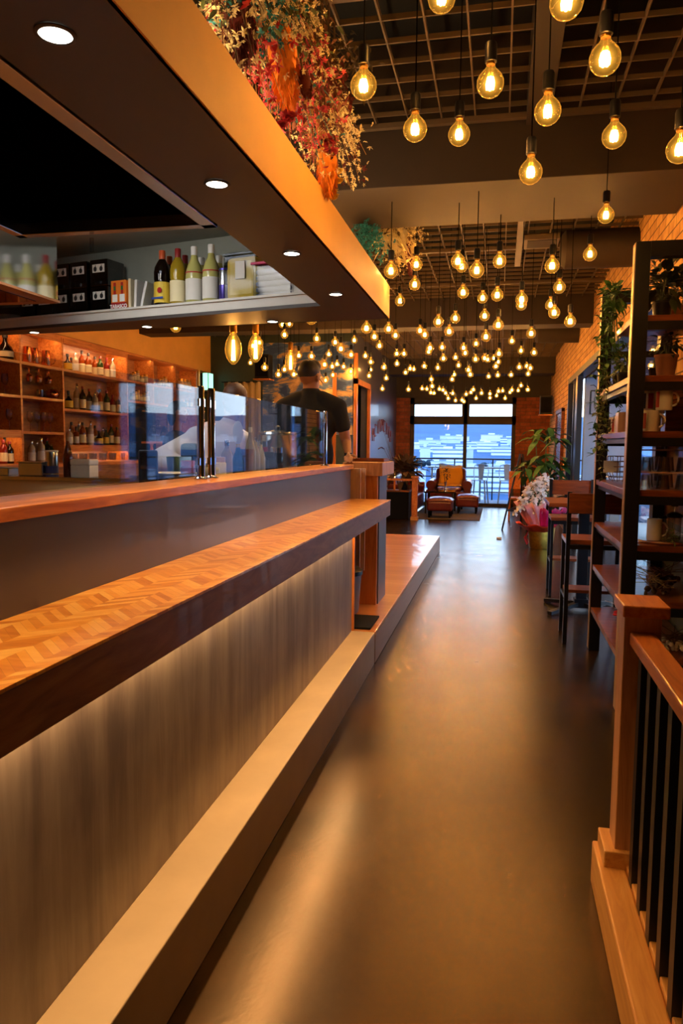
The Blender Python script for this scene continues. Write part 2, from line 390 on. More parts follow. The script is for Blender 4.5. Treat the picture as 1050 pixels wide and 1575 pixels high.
def text(body, size, mat, parent, loc, rot, name='lettering', depth=.0008, bold=0, align='CENTER'):
    cu = bpy.data.curves.new(name, 'FONT'); cu.body = body; cu.size = size; cu.extrude = depth; cu.align_x = align; cu.align_y = 'CENTER'; cu.offset = bold
    o = bpy.data.objects.new(name, cu); COL.objects.link(o); bpy.context.view_layer.update()
    me = bpy.data.meshes.new_from_object(o); bpy.data.objects.remove(o)
    me.materials.clear(); me.materials.append(MATS[mat])
    q = bpy.data.objects.new(name, me); COL.objects.link(q); q.parent = parent; q.location = loc; q.rotation_euler = rot
    return q
def light(kind, name, loc, energy, color, parent=None, size=.1, size_y=None, direction=None, spot=None, blend=.5):
    L = bpy.data.lights.new(name, kind); L.energy = energy; L.color = lin(color)[:3]
    if kind == 'AREA':
        L.size = size
        if size_y: L.shape = 'RECTANGLE'; L.size_y = size_y
    else: L.shadow_soft_size = size
    if spot: L.spot_size = spot; L.spot_blend = blend
    o = bpy.data.objects.new(name, L); COL.objects.link(o); o.location = loc
    if direction:
        d = Vector(direction).normalized()
        if size_y and abs(d.y) < .01:      # strips keep their long side along Y
            z = -d; y = Vector((0, 1, 0)); x = y.cross(z)
            o.rotation_euler = Matrix((x, y, z)).transposed().to_euler()
        else: o.rotation_euler = d.to_track_quat('-Z', 'Y').to_euler()
    if parent: o.parent = parent
    return o
flat('lattice', '#6a5844', .5, .3)
flat('kitchen_light', '#c9c8c0', .5)
flat('bar_ledge', '#a99376', .42, coat=.1, var=.12, vscale=4)
emit('kitchen_emit', '#eef2ff', 6)
flat('navy_cloth', '#232a3e', .9)
flat('yellow_bag', '#d7b53a', .45, coat=.3, var=.15, vscale=9, bmp=.4)
thin_glass('smoke_plastic', '#77797a', '#3a3c3e', .1, .1)
flat('foil_white', '#d5d6d4', .4, var=.1, vscale=12, bmp=.8)
flat('mirror_glass', '#e9d9c0', .12, .8)
flat('brass', '#a5762c', .35, .9)
flat('cloth_grey', '#8d95a6', .8, var=.2, vscale=12)
flat('lit_edge_tan', '#a8834e', .4, .3)
def home(t, p):
    "put the thing's empty at its base p, parts stay where they are"
    p = Vector(p); t.location = p
    for c in t.children: c.location = Vector(c.location)-p
    return t

# ================================================================ structure
WL, WR, FAR, GRID, BEAM = -5.3, 1.15, 18.5, 3.45, 3.1
f = MB().box(-6.2, 2.6, -3.2, FAR+.1, -.12, 0).box(2.6, 5.0, 4.0, 13.0, -.12, 0)
struct('floor', f, 'floor_concrete')
struct('ceiling', MB().box(-6.2, 5.0, -3.2, FAR+.2, 3.95, 4.05), 'slab_black')
# left wall above the bar shelves and beyond
struct('wall_left', MB().box(-5.8, WL, -3.2, 15.4, 2.79, 3.95).box(-5.8, -5.66, -3.2, 15.4, 0, 2.79).box(-5.66, WL, -3.2, 6.2, 0, 2.79).box(-5.66, WL, 12.55, 12.62, 0, 2.79).box(-5.66, -5.6, 12.62, 15.4, 0, 2.79), 'plaster_tan')
struct('wall_back', MB().box(-6.2, 2.6, -3.3, -3.2, 0, 3.95), 'plaster_tan')
# right wall: brick, opening 5.9 .. 13.3, top 2.6
w_ = MB().box(WR, WR+.2, 3.6, FAR, 2.62, 3.95).box(WR, WR+.2, 13.35, FAR, 0, 2.62).box(WR, WR+.2, 3.6, 5.9, 1.5, 2.62)
struct('wall_right', w_, 'brick_right')
struct('wall_boarded', MB().box(WR+.0, WR+.2, 3.6, 5.9, 0, .98), 'beadboard')
struct('wall_brown_boarded', MB().box(WR+.0, WR+.2, 3.6, 5.9, .98, 1.5), 'brown_boards')
struct('wall_stairwell', MB().box(2.5, 2.6, -3.2, 3.6, 0, .95).box(2.5, 2.6, -3.2, 3.6, .95, 3.95).box(1.15, 2.6, 3.55, 3.65, 0, 3.95), 'green_board')

def window(name, fr, panes, mat='black_metal'):
    o = struct(name, fr, mat)
    for p in panes: p.build('pane', 'pane', o)
    return o
# far wall: brick each side of the window, dark header
XL, XR = -2.2, .36
struct('wall_far', MB().box(-2.7, XL, FAR, FAR+.2, 0, 2.66).box(XR, WR+.2, FAR, FAR+.2, 0, 2.66), 'brick_far')
struct('wall_far_header', MB().box(-2.7, WR+.2, FAR-.04, FAR+.2, 2.66, 3.95), 'beam_dark')
zt, z0, z1 = 2.01, 2.21, 2.5
fr = MB()
for x0, x1 in ((XL, XL+.10), (XR-.09, XR), (-.885, -.80)): fr.box(x0, x1, FAR-.02, FAR+.1, 0, 2.66)
fr.box(XL, XR, FAR-.02, FAR+.1, 2.01, 2.21).box(XL, XR, FAR-.02, FAR+.1, 2.5, 2.66).box(XL, XR, FAR-.02, FAR+.1, 0, .08)
fr.box(-.93, -.75, FAR-.02, FAR+.1, 2.21, 2.5)
window('window_1', fr, [MB().box(XL+.1, -.885, FAR+.03, FAR+.036, .08, 2.01), MB().box(-.8, XR-.09, FAR+.03, FAR+.036, .08, 2.01),
    MB().box(XL+.1, -.93, FAR+.03, FAR+.036, 2.21, 2.5), MB().box(-.75, XR-.09, FAR+.03, FAR+.036, 2.21, 2.5)], 'beam_dark')
# glazed opening in the right wall
fr = MB().box(WR-.03, WR+.1, 5.85, 13.4, 2.55, 2.64)
for y0, y1 in ((5.84, 5.94), (6.9, 7.0), (11.75, 12.05), (12.3, 12.38), (13.3, 13.4)): fr.box(WR-.03, WR+.05, y0, y1, 0, 2.56)
window('window_2', fr, [MB().box(WR+.02, WR+.026, 5.94, 6.9, .06, 2.55), MB().box(WR+.02, WR+.026, 12.05, 12.3, .06, 2.55), MB().box(WR+.02, WR+.026, 12.38, 13.3, .06, 2.55)])
# side room behind the opening
struct('wall_terrace', MB().box(WR+.2, 2.05, 12.8, 13.0, 0, 2.6), 'concrete_white')
struct('ceiling_terrace', MB().box(WR+.2, 5.0, 3.66, 13.0, 2.6, 2.7), 'concrete_white')
fr = MB()
for y in (4.0, 6.2, 8.4, 10.6, 12.85): fr.box(4.9, 5.0, y-.04, y+.04, 0, 2.6)
for x in (2.09, 3.5, 4.94): fr.box(x-.04, x+.04, 12.85, 12.95, 0, 2.6)
fr.box(4.9, 5, 4, 12.9, 0, .08).box(2.05, 5, 12.85, 12.95, 0, .08)
window('window_4', fr, [MB().box(4.94, 4.946, 4.0, 12.85, .08, 2.6)])
# lounge wall with door, mural wall, corner post
struct('wall_chalk', MB().box(-2.7, -2.55, 14.45, FAR, 0, 3.95).box(-2.7, -2.55, 13.05, 14.45, 2.62, 3.95), 'navy_panel')
struct('wall_mural', MB().box(-4.25, -2.58, 13.0, 13.12, 1.66, 3.3), 'mural_paint')
struct('wall_mural_base', MB().box(-4.25, -2.58, 12.98, 13.12, 0, 1.66).box(-5.7, -2.58, 13.12, 13.2, 0, 3.95).box(-4.25, -2.58, 13.0, 13.12, 3.3, 3.95), 'green_board')
struct('door_1', MB().box(-2.56, -2.50, 13.0, 13.09, 0, 3.1).box(-2.56, -2.50, 14.38, 14.46, 0, 2.66).box(-2.56, -2.50, 13.0, 14.46, 2.56, 2.66), 'wood_vert')
struct('trim_1', MB().box(-2.93, -2.87, 12.94, 13.02, 0, 2.75), 'wood_vert')
# beams
bm = MB()
struct('trim_2', MB().box(-5.8, WR, 4.78, 5.66, BEAM, 3.95), 'beam_dark', .004)
struct('trim_3', MB().box(-5.8, WR, 10.33, 10.72, BEAM, 3.95), 'beam_dark', .004)
struct('trim_4', MB().box(-5.8, WR, 17.1, 17.7, BEAM, 3.95), 'beam_dark', .004)
struct('trim_5', MB().box(.10, .24, -3.2, 4.78, GRID-.04, 3.7), 'beam_dark', .004)
# square lattice ceiling hung at GRID
for k, (ya, yb) in enumerate(((-1.5, 4.78), (5.66, 10.33), (10.72, 17.1), (17.7, FAR))):
    g = MB(); x = -5.2
    while x < WR:
        g.box(x-.0045, x+.0045, ya, yb, GRID, GRID+.03); x += .2
    y = ya+.1
    while y < yb:
        g.box(-5.3, WR, y-.0045, y+.0045, GRID+.002, GRID+.028); y += .2
    struct('trim_%d' % (6+k), g, 'lattice')
# heavier carrier bars under the lattice
g = MB()
for y in (3.35, 4.7, 5.75, 7.7, 9.3, 11.7, 13.9, 16.0): g.box(-5.3, WR, y-.02, y+.02, GRID-.03, GRID)
for y0, y1 in ((5.66, 8.4), (10.72, 12.6)): g.box(.10, .16, y0, y1, GRID-.035, GRID-.001)
struct('trim_10', g, 'lattice')
# raised platform along and behind the bar
struct('platform', MB().box(-5.3, -.79, 4.86, 10.4, .2, .22).box(-5.3, -.80, 4.86, 10.39, 0, .2).box(-5.3, -1.12, -1.5, 4.86, 0, .22), 'platform_boards', .003)
struct('trim_11', MB().box(-.80, -.788, 4.86, 10.4, .005, .2), 'deck_side')
struct('wall_kitchen', MB().box(-1.21, -1.17, -1.4, 4.7, 2.44, 3.0).box(-4.75, -4.7, -1.4, 5.96, 2.44, 3.0), 'kitchen_grey')
struct('ceiling_kitchen', MB().prism([(-4.75, -1.4), (-1.17, -1.4), (-1.17, 5.14), (-4.75, 5.96)], 3.0, 3.04), 'kitchen_grey')

# ================================================================ soffit canopy
s = MB()
s.prism([(-1.15, -1.4), (-.79, -1.4), (-.79, 5.25), (-1.15, 4.71)], 2.368, 2.39)
s.prism([(-1.15, 4.71), (-.79, 5.25), (-4.7, 5.63), (-4.7, 5.56)], 2.368, 2.39)
struct('ceiling_soffit', s, 'soffit_dark')
struct('trim_12', MB().box(-.80, -.785, -1.4, 5.25, 2.368, 2.587), 'plaster_tan')
struct('trim_13', MB().prism([(-.79, 5.235), (-.79, 5.25), (-4.7, 5.63), (-4.7, 5.615)], 2.368, 2.587).box(-1.17, -.80, -1.4, 5.2, 2.55, 2.58), 'soffit_dark')
struct('trim_14', MB().prism([(-1.15, 4.71), (-1.155, 4.86), (-4.7, 5.66), (-4.7, 5.56)], 2.391, 2.465).box(-1.165, -1.15, -1.4, 4.71, 2.39, 2.46), 'kitchen_light')

# ================================================================ bar counter
bar = thing('bar_counter', 'long bar counter with lit plaster front, herringbone eating ledge and raised back top', 'bar counter')
MB().box(-1.12, -.95, -1.5, 4.84, 0, .957).build('front_panel', 'bar_plaster', bar)
MB().box(-.95, -.79, -1.5, 4.84, 0, .223).build('foot_ledge', 'bar_ledge', bar, .004)
MB().box(-.965, -.935, 4.84, 4.86, .22, .957).build('end_trim', 'wood_vert', bar)
MB().box(-1.10, -.792, -1.5, 5.497, .957, 1.066).build('ledge_body', 'wood_edge', bar, .002)
MB().box(-1.10, -.79, -1.5, 5.5, 1.066, 1.074).build('ledge_top', 'herringbone', bar, .001)
MB().box(-1.3, -1.10, -1.5, 5.5, 1.05, 1.298).build('raised_panel', 'navy_panel', bar)
MB().box(-1.34, -1.12, -1.5, 5.35, .22, 1.05).build('back_body', 'navy_panel', bar)
MB().box(-1.325, -1.088, -1.5, 5.56, 1.298, 1.331).build('raised_top', 'wood_orange', bar, .003)
MB().box(-.99, -.965, -1.4, 4.8, .948, .957).build('led_strip', 'led_warm', bar)
home(bar, (-1.1, 1.5, 0))
light('AREA', 'led_strip_light', (-.935, 1.7, .946), STRIP, '#ffca86', None, .02, 6.2, (.25, 0, -1)).data.spread = R(150)

# counter end block past the staff opening
blk = thing('counter_end_block', 'short panelled counter block with wooden cap past the staff opening', 'counter')
MB().box(-1.16, -.915, 5.74, 6.12, .22, 1.24).build('body', 'navy_panel', blk)
MB().box(-1.16, -.925, 5.70, 5.74, .22, 1.24).build('front_board', 'wood_vert', blk)
MB().box(-1.20, -.885, 5.68, 6.32, 1.24, 1.345).build('cap', 'wood_post', blk, .003)
home(blk, (-1.04, 5.9, .22))
gate = thing('staff_gate', 'pale two-leaf wooden gate standing between bar counter and end block', 'gate')
MB().box(-1.125, -1.035, 5.57, 5.59, .5, 1.30).build('leaf_board', 'wood_pale', gate, .003)
MB().box(-1.10, -1.01, 5.64, 5.66, .5, 1.30).build('leaf_board', 'wood_pale', gate, .003)
MB().box(-1.06, -1.045, 5.59, 5.64, .5, 1.29).build('hinge_strip', 'wood_orange', gate)
home(gate, (-1.07, 5.6, .5))
o = MB().box(-1.34, -.83, 4.9, 5.28, .22, .235).build('door_mat', 'black_matte', None, .004)
tag(o, 'black rubber mat on the wooden platform at the staff opening', 'mat')
b_ = thing('waste_bin', 'grey plastic bin tucked behind the staff opening', 'bin', (-1.13, 5.35, .22))
MB().lathe([(.11, 0), (.13, .02), (.15, .30), (.155, .31)], n=20).build('body', 'grey_metal', b_)
MB().lathe([(.158, .30), (.158, .33), (.13, .35), (0, .355)], n=20).build('lid', 'black_metal', b_)
tr = thing('serving_tray', 'dark brown serving tray lying on the cap of the end block', 'tray', (-1.05, 6.12, 1.345))
MB().box(-.12, .12, -.13, .13, 0, .008).build('base', 'wood_table', tr)
MB().box(-.13, .13, -.14, -.13, 0, .025).box(-.13, .13, .13, .14, 0, .025).box(-.13, -.12, -.13, .13, 0, .025).box(.12, .13, -.13, .13, 0, .025).build('rim', 'wood_table', tr)

# downlights
def downlight(x, y, label, on=True):
    t = thing('downlight', label, 'light', (x, y, 2.368), 0, 'recessed downlights in the soffit')
    MB().lathe([(.036, -.001), (.044, -.001), (.046, -.004), (.042, -.007), (.036, -.006)], n=24, cap=False).build('bezel', 'soffit_dark', t)
    MB().lathe([(0, -.0035), (.036, -.0035)], n=24).build('lens', 'downlight_disc', t)
    if on: light('SPOT', 'downlight_beam', (0, 0, -.02), DOWN, '#ffd9a6', t, .03, None, (0, 0, -1), R(84), .8)
    return t
for i, y in enumerate((.59, 1.531, 2.475, 3.41, 4.358)):
    downlight(-.973, y, ['recessed soffit downlight above the near counter, out over the camera', 'large bright recessed downlight in the soffit nearest the range hood\'s near edge', 'second recessed downlight along the soffit, beside the corner of the hood frame',
      'third recessed downlight along the soffit towards its far corner', 'last recessed downlight on the long soffit arm, before the flower end'][i])
for x, y, l in ((-1.636, 5.236, 'recessed downlight in the cross soffit closest to the outer corner'), (-2.664, 5.321, 'recessed downlight in the cross soffit below the seasoning bottles'),
                (-3.727, 5.464, 'recessed downlight in the cross soffit above the copper mug shelf')):
    downlight(x, y, l)

# ================================================================ range hoods and kitchen light
h = thing('range_hood', 'black range hood with polished steel rim set in the soffit opening', 'range hood')
X0, X1, Y0, Y1, Z = -2.085, -1.165, .2, 2.97, 2.368
rim = MB()
for a in ((X0, X1, Y0, Y0+.045), (X0, X1, Y1-.045, Y1), (X0, X0+.045, Y0, Y1), (X1-.06, X1, Y0, Y1)): rim.box(a[0], a[1], a[2], a[3], Z, Z+.05)
rim.build('rim', 'steel', h, .003)
MB().box(X0+.01, X1-.01, Y0+.01, Y1-.01, Z+.34, Z+.36).box(X0+.01, X0+.02, Y0, Y1, Z+.05, Z+.34).box(X1-.02, X1-.01, Y0, Y1, Z+.05, Z+.34).box(X0+.01, X1-.01, Y1-.02, Y1-.01, Z+.05, Z+.34).box(X0+.01, X1-.01, Y0+.01, Y0+.02, Z+.05, Z+.34).build('inner_box', 'black_gloss', h)
fm = MB()
for k in range(24): fm.box(X0+.1+k*.033, X0+.112+k*.033, 1.1, 1.8, Z+.30, Z+.335)
fm.build('grease_filter', 'black_metal', h)
home(h, ((X0+X1)/2, 1.5, Z))
h2 = thing('extractor_box', 'polished steel extractor box mirroring the seasoning bottles', 'range hood')
MB().box(-4.3, -2.85, 2.6, 4.44, 2.40, 2.98).build('shell', 'chrome', h2)
MB().box(-4.3, -2.84, 2.6, 4.45, 2.385, 2.40).build('lower_edge', 'wood_edge', h2)
MB().box(-4.2, -2.95, 2.7, 4.35, 2.38, 2.386).build('underside', 'black_gloss', h2)
home(h2, (-3.5, 3.5, 2.38))
k = thing('kitchen_light', 'flat white light panel on the kitchen ceiling between the hoods', 'light', (-2.45, 3.9, 2.99))
MB().box(-.2, .2, -.5, .5, 0, .012).build('diffuser', 'kitchen_emit', k)
light('AREA', 'kitchen_tube', (0, 0, -.01), KITCHEN, '#fff4e2', k, .4, 1.0, (.2, .6, -.7))
c_ = thing('kitchen_clip', 'small clear clip hanging from the hood rim', 'clip', (-1.75, 2.99, 2.30))
MB().box(-.008, .008, -.004, .004, 0, .06).build('tab', 'clear_plastic', c_)

# warm strip lying on the soffit, lighting the flowers from below
gs = thing('garland_strip_light', 'warm light strip lying on top of the soffit under the dried flowers', 'light')
MB().box(-1.02, -1.0, 1.2, 5.0, 2.586, 2.60).build('strip', 'led_warm', gs)
home(gs, (-1.01, 3.1, 2.586))
light('AREA', 'garland_glow', (-1.01, 3.1, 2.605), 16, '#ffcf94', None, .03, 3.8, (.35, 0, 1))
# ================================================================ filament bulbs
def bulb_parts(t, seg=20):
    # origin at the centre of the globe, radius .0475
    MB().lathe([(.0, -.0475), (.016, -.0447), (.031, -.036), (.042, -.0222), (.0472, -.005), (.0465, .010), (.040, .0255), (.030, .0375), (.0205, .047), (.0155, .056), (.0145, .064)], n=seg, cap=False).build('globe', 'bulb_glass', t)
    f = MB()
    for k in range(6):
        a = k*math.pi/3+.4; f.tube([(.011*math.cos(a), .011*math.sin(a), -.018), (.013*math.cos(a), .013*math.sin(a), 0), (.008*math.cos(a), .008*math.sin(a), .02)], .0048, 6)
    f.build('filament', 'filament', t)
    MB().tube([(0, 0, .012), (0, 0, .06)], .0035, 6).build('stem', 'clear_glass', t)
    MB().lathe([(.0145, .062), (.0155, .064), (.0155, .070), (.0135, .072)], n=16).build('collar', 'brass', t)
    MB().lathe([(.016, .070), (.021, .072), (.021, .128), (.018, .136), (.005, .140)], n=16).build('socket', 'black_metal', t)
def edison_parts(t):
    MB().lathe([(0, -.085), (.010, -.083), (.024, -.07), (.040, -.045), (.049, -.015), (.050, .015), (.043, .05), (.030, .078), (.020, .092), (.017, .105)], n=20, cap=False).build('globe', 'bulb_glass', t)
    f = MB()
    for k in range(6):
        a = k*math.pi/3; f.tube([(.011*math.cos(a), .011*math.sin(a), -.06), (.006*math.cos(a), .006*math.sin(a), .06)], .0026, 5)
    f.build('filament', 'filament', t)
    MB().lathe([(.017, .10), (.022, .104), (.022, .17), (.019, .178), (.005, .182)], n=16).build('socket', 'brass', t)
BU = '558.9,132,41 753.7,128.7,42 842,171.6,41 638,199,37 705.8,207,34 815.8,265,36 944,209.5,37 930,91,48 871,3,52 679,-3,43 1045,230,41 931.5,331,22|' \
 '704,402,22 710,410,18 733,416,23 768,402,21 848.7,409,22.5 860,442,19 712,450,18 742,458.5,16.5 764.4,454,19 802,460.5,19 801.5,469,17 846.6,469,17 852,481,18 876.5,494.5,18 700,489.5,15.5 745,486,16 766,500,17 816.6,513,15 690.5,510,15 747,518,15 907,391,21 601,417,22 640,407,19 637.5,437.7,18 615,463,16 674,495,16.5|' \
 '563.4,505,16.5 575.6,518,14 597.4,506,15 608,516,14 544.6,523.4,11 583.4,532,12.5 524,536.6,14 515.3,526.5,13 539.7,545.7,12 561.7,547.4,11 570,556.8,11 570,568.6,9 567.4,578,10 590.3,565,11 593.7,581.7,10 587.8,598,9.5 610,544,11 621,544,11.5 610.3,559.4,10.5 623.4,573,9.5 630.5,567,10 636.2,568,9 628,599,9.5 528.2,564,10 539.4,571.4,9.5 543,585,9 ' \
 '645.7,508.6,13.5 653,515,14 661,535.4,13.5 659,541,11.5 679.7,534.3,12.5 681.7,551.4,12 700.3,549.7,11 712.6,535,12.5 715.2,543,12 731.8,528.6,12 731,552.6,12 705,562,10.5 652.2,563.2,10.5 673,565.7,10.5 720,569,11 723,576,11 698.3,576,9.5 695,583.4,10 663,583.4,10 664.3,594,10 ' \
 '786.9,524.6,12.5 801,539.4,11.5 821,542.3,12 745,551,11.5 749.5,553,11.5 767,544,13 759,551,10 766,556.6,10.5 762.3,563.4,11 798.3,564.6,11 809.7,563,10 815.4,566.3,10.5 811.8,575,10 751.2,579,9.5 765.2,577,10 785.7,576.6,10|' \
 '649,597.7,8.5 656.3,598.3,8.5 662.5,604,8.5 667.4,604.6,8 675.4,598.3,8.5 681,600,8.5 685,604.6,8.5 689,612.6,8.5 696,605,9 700.3,616,8.5 710.3,615.4,8.5 713,617.5,8 716.6,606.3,8.5 724,603.4,8.5 727.7,599.4,9 732,612.6,8.2 740.2,604.6,9 753.2,605.7,8.2 753.2,612,8 766.3,601.7,9 772.8,601,8.5 763.4,608.6,8 776.6,612.6,8 786.9,600,9 796.6,600.6,8.2 801,593,9 811.4,599.4,9 784,603.4,8|' \
 '437.3,515,13 434.3,499,12.5 445,498,12.5 478.5,491,17 487,521,13 505.5,544.8,11.5 459.4,547,11.5 479,548,12 499,560.8,12 510.8,563.8,11 518,560,10.5 511.7,576.8,10 500.6,585,9.5 493.4,589,9 406.9,565.3,12 428,576,13 437.3,568.4,11.5 451.8,576,12 399,527,13 385,558,9.5 389,532,14 270,503,17'
ZN = [('before the first beam', 'globe bulbs before the first beam'), ('past the first beam', 'globe bulbs of the middle bay'),
      ('past the second beam', 'globe bulbs of the lounge bay'), ('over the end window', 'globe bulbs above the end window'), ('over the bar side', 'globe bulbs over the bar side')]
def span(y):
    "height of whatever a cord at depth y hangs from"
    return BEAM if (4.78 < y < 5.66 or 10.33 < y < 10.72 or 17.1 < y < 17.7) else 3.95
proto = thing('globe_bulb', 'x', 'light bulb'); bulb_parts(proto)
UC = MB().tube([(0, 0, 0), (0, 0, 1)], .0028, 5).build('cord', 'black_matte')
UCd = UC.data; bpy.data.objects.remove(UC)
first = True; placed = []
for zi, zone in enumerate(BU.split('|')):
    L = [tuple(map(float, a.split(','))) for a in zone.split()]
    L.sort(key=lambda a: a[0])
    meanY = sorted(a[1] for a in L)[len(L)//2]
    cnt = {0: 0, 1: 0, 2: 0}
    mx_ = sorted(a[1] for a in L); q1, q2 = mx_[len(mx_)//3], mx_[2*len(mx_)//3]
    for x, y, d in L:
        de = d-(1.2 if d < 15 else .3)
        D = 95*F_PX/1000/de
        p = at(x, y, D=D)
        if zi > 0:
            k = (y-686)/F_PX     # keep globes hanging in a real height range
            z = min(3.0, max(2.42, p.z))
            if abs(z-p.z) > .001:
                d0 = at(x, y, D=1.0)-Vector((0, 0, EYE)); p = Vector((0, 0, EYE))+d0*((z-EYE)/d0.z)
        if p.y > 18.2: p = at(x, y, Y=18.1)
        for (a, b_) in ((4.78, 5.66), (10.33, 10.72), (17.1, 17.7)):   # sockets stay clear of the beams
            if a-.05 < p.y < b_+.05 and p.z > 2.9: p = at(x, y, Y=a-.07)
        for _ in range(40):
            if all((p-q).length > .13 for q in placed): break
            p = Vector((0, 0, EYE))+(p-Vector((0, 0, EYE)))*1.012
        band = 0 if y < q1 else (1 if y < q2 else 2)
        if len(L) < 14: band = 0 if y < meanY else 2
        cnt[band] += 1
        lab = 'globe bulb %s, %s from the left, %s row' % (ZN[zi][0], nth(cnt[band]), ('upper', 'middle', 'lower')[band])
        if first: t = proto; first = False; t['label'] = lab; t['group'] = ZN[zi][1]; t.location = p
        else: t = dup(proto, p, rnd.uniform(0, 3), lab, ZN[zi][1])
        sc_ = de/1000*D*F_PX/95 if False else 1
        c = bpy.data.objects.new('cord', UCd); COL.objects.link(c); c.parent = t; c.location = (0, 0, .138); c.scale = (1, 1, max(.02, span(p.y)-p.z-.138))
        light('POINT', 'bulb_glow', (0, 0, 0), BULB, WARM, t, .012)
        placed.append(p)
for i, (x, y, D, l) in enumerate(((358.7, 538.7, 6.0, 'large oval filament bulb hanging nearest the tan bar wall'), (393, 537.6, 6.4, 'large oval filament bulb hanging second from the tan bar wall'),
        (446.7, 557.5, 7.6, 'large oval filament bulb glowing beside the black-shirted man\'s head'))):
    if i == 0: e0 = thing('oval_bulb', l, 'light bulb', at(x, y, D=D), 0, 'oval filament bulbs over the bar'); edison_parts(e0); t = e0
    else: t = dup(e0, at(x, y, D=D), 0, l)
    t.scale = ((1.36,)*3, (1.3,)*3, (1.15,)*3)[i]; s_ = t.scale[0]
    c = bpy.data.objects.new('cord', UCd); COL.objects.link(c); c.parent = t; c.location = (0, 0, .18); c.scale = (1, 1, (span(t.location.y)-t.location.z)/s_-.18)
    light('POINT', 'bulb_glow', (0, 0, 0), BULB, WARM, t, .015)

# ================================================================ bottles
def bottle(name, label, cat, kind, h, r, glass, cap, lab=None, labz=(.12, .5), group=None):
    t = thing(name, label, cat, (0, 0, 0), 0, group)
    P = {'wine': [(.94, 0), (1, .02), (1, .58), (.92, .66), (.5, .74), (.36, .79), (.34, .95), (.36, .96), (.36, .97)],
         'spirit': [(.94, 0), (1, .02), (1, .62), (.9, .69), (.42, .78), (.32, .84), (.32, .94), (.36, .95)],
         'square': [(.94, 0), (1, .02), (1, .66), (.85, .71), (.35, .74), (.33, .86), (.36, .88)],
         'squat': [(.9, 0), (1, .03), (1, .36), (.8, .5), (.4, .62), (.28, .72), (.26, .9), (.32, .92)],
         'pet': [(.85, 0), (1, .03), (1, .44), (.95, .46), (1, .49), (1, .62), (.92, .70), (.62, .79), (.36, .85), (.34, .93)],
         'jug': [(.9, 0), (1, .03), (1, .5), (.95, .58), (.72, .69), (.44, .78), (.34, .86), (.33, .94)],
         'tall': [(.9, 0), (1, .02), (1, .5), (.7, .68), (.4, .8), (.3, .95)],
         'jar': [(.9, 0), (1, .04), (1, .72), (.85, .80), (.8, .82)]}[kind]
    prof = [(a*r, b_*h) for a, b_ in P]
    body = MB().lathe(prof, n=18, sy=1 if kind != 'square' else .8).build('body', glass, t)
    tr_, tz = prof[-1]
    if cap: MB().lathe([(tr_*1.12, tz-.09*h if kind not in ('jar',) else tz-.005), (tr_*1.15, h*.99), (tr_*1.0, h)], n=14).build('cap', cap, t)
    if lab: MB().lathe([(r*1.015, labz[0]*h), (r*1.015, labz[1]*h)], n=18, cap=False, sy=1 if kind != 'square' else .8).build('label', lab, body)
    return t
COLN = {'amber': 'amber', 'green_bottle': 'green', 'dark_bottle': 'dark', 'clear_bottle': 'clear', 'red_bottle': 'red', 'blue_bottle': 'blue'}
LABN = {'label_cream': 'cream', 'paper_white': 'white', 'label_yellow': 'yellow', 'print_black': 'black', None: 'no'}
_lib = {}
def shelf_bottle(kind, glass, cap, lab, h, r, loc, where, group, i):
    key = (kind, glass, cap, lab)
    l = '%s bottle with %s label, %s from the left %s' % (COLN.get(glass, 'brown'), LABN.get(lab, 'cream'), nth(i), where)
    if key not in _lib:
        t = bottle('liquor_bottle', l, 'bottle', kind, .30, .038, glass, cap, lab, (.10, .46), group); _lib[key] = t; t.location = loc
    else: t = dup(_lib[key], loc, rnd.uniform(0, 6), l, group)
    t.scale = (r/.038, r/.038, h/.30)
    return t

# ================================================================ back bar
bb = thing('back_bar_shelves', 'tall orange wooden back-bar shelving with square bays along the tan wall', 'shelving')
TOP = 2.785; XB = -5.64
MB().box(XB, XB+.015, 6.2, 12.5, 1.2, TOP).build('back_board', 'wood_shelf', bb)
MB().box(XB, WL, 6.2, 12.5, TOP-.03, TOP).build('top_board', 'wood_orange', bb)
for y in (6.3, 7.5, 8.33, 9.95, 12.46): MB().box(XB+.015, WL, y-.016, y+.016, 1.2, TOP-.03).build('upright', 'wood_orange', bb)
for y in (10.8, 11.6): MB().box(XB+.015, WL-.01, y-.014, y+.014, 2.10, TOP-.03).build('upright', 'wood_orange', bb)
for y0, y1, zs in ((6.32, 7.484, (1.61, 2.0, 2.385)), (7.516, 8.314, (1.60, 2.005, 2.385)), (8.346, 9.934, (1.445, 1.90, 2.385)), (9.966, 12.444, (2.10, 2.39))):
    for z in zs: MB().box(XB+.015, WL-.003, y0, y1, z-.03, z).build('shelf_board', 'wood_orange', bb)
MB().box(XB, WL+.25, 6.2, 12.5, .22, 1.19).build('base_cabinet', 'wood_shelf', bb)
MB().box(XB, WL+.28, 6.18, 12.52, 1.19, 1.23).build('counter_top', 'wood_orange', bb)
for y0, y1, z in ((8.36, 9.93, 2.75), (7.53, 8.31, 2.75), (6.33, 7.48, 2.75), (8.36, 9.93, 1.41), (6.33, 7.48, 1.575)):
    MB().box(WL-.06, WL-.045, y0+.05, y1-.05, z-.008, z).build('led_strip', 'led_warm', bb)
    MB().box(WL-.02, WL-.002, y0, y1, z-.05, z+.006).build('valance', 'wood_orange', bb)
    light('AREA', 'shelf_strip_light', (WL-.05, (y0+y1)/2, z-.012), SHELF*(1.2 if y0 > 8 else .45), '#ffcf9a', None, .02, y1-y0-.1, (-.5, 0, -1))
light('AREA', 'shelf_strip_light', (WL-.05, 11.2, 2.75), SHELF*.5, '#ffcf9a', None, .02, 2.2, (-.5, 0, -1))
home(bb, (WL-.15, 9.3, .22))
def ypx(px, X=WL-.12, y=560): return at(px, y, X=X).y
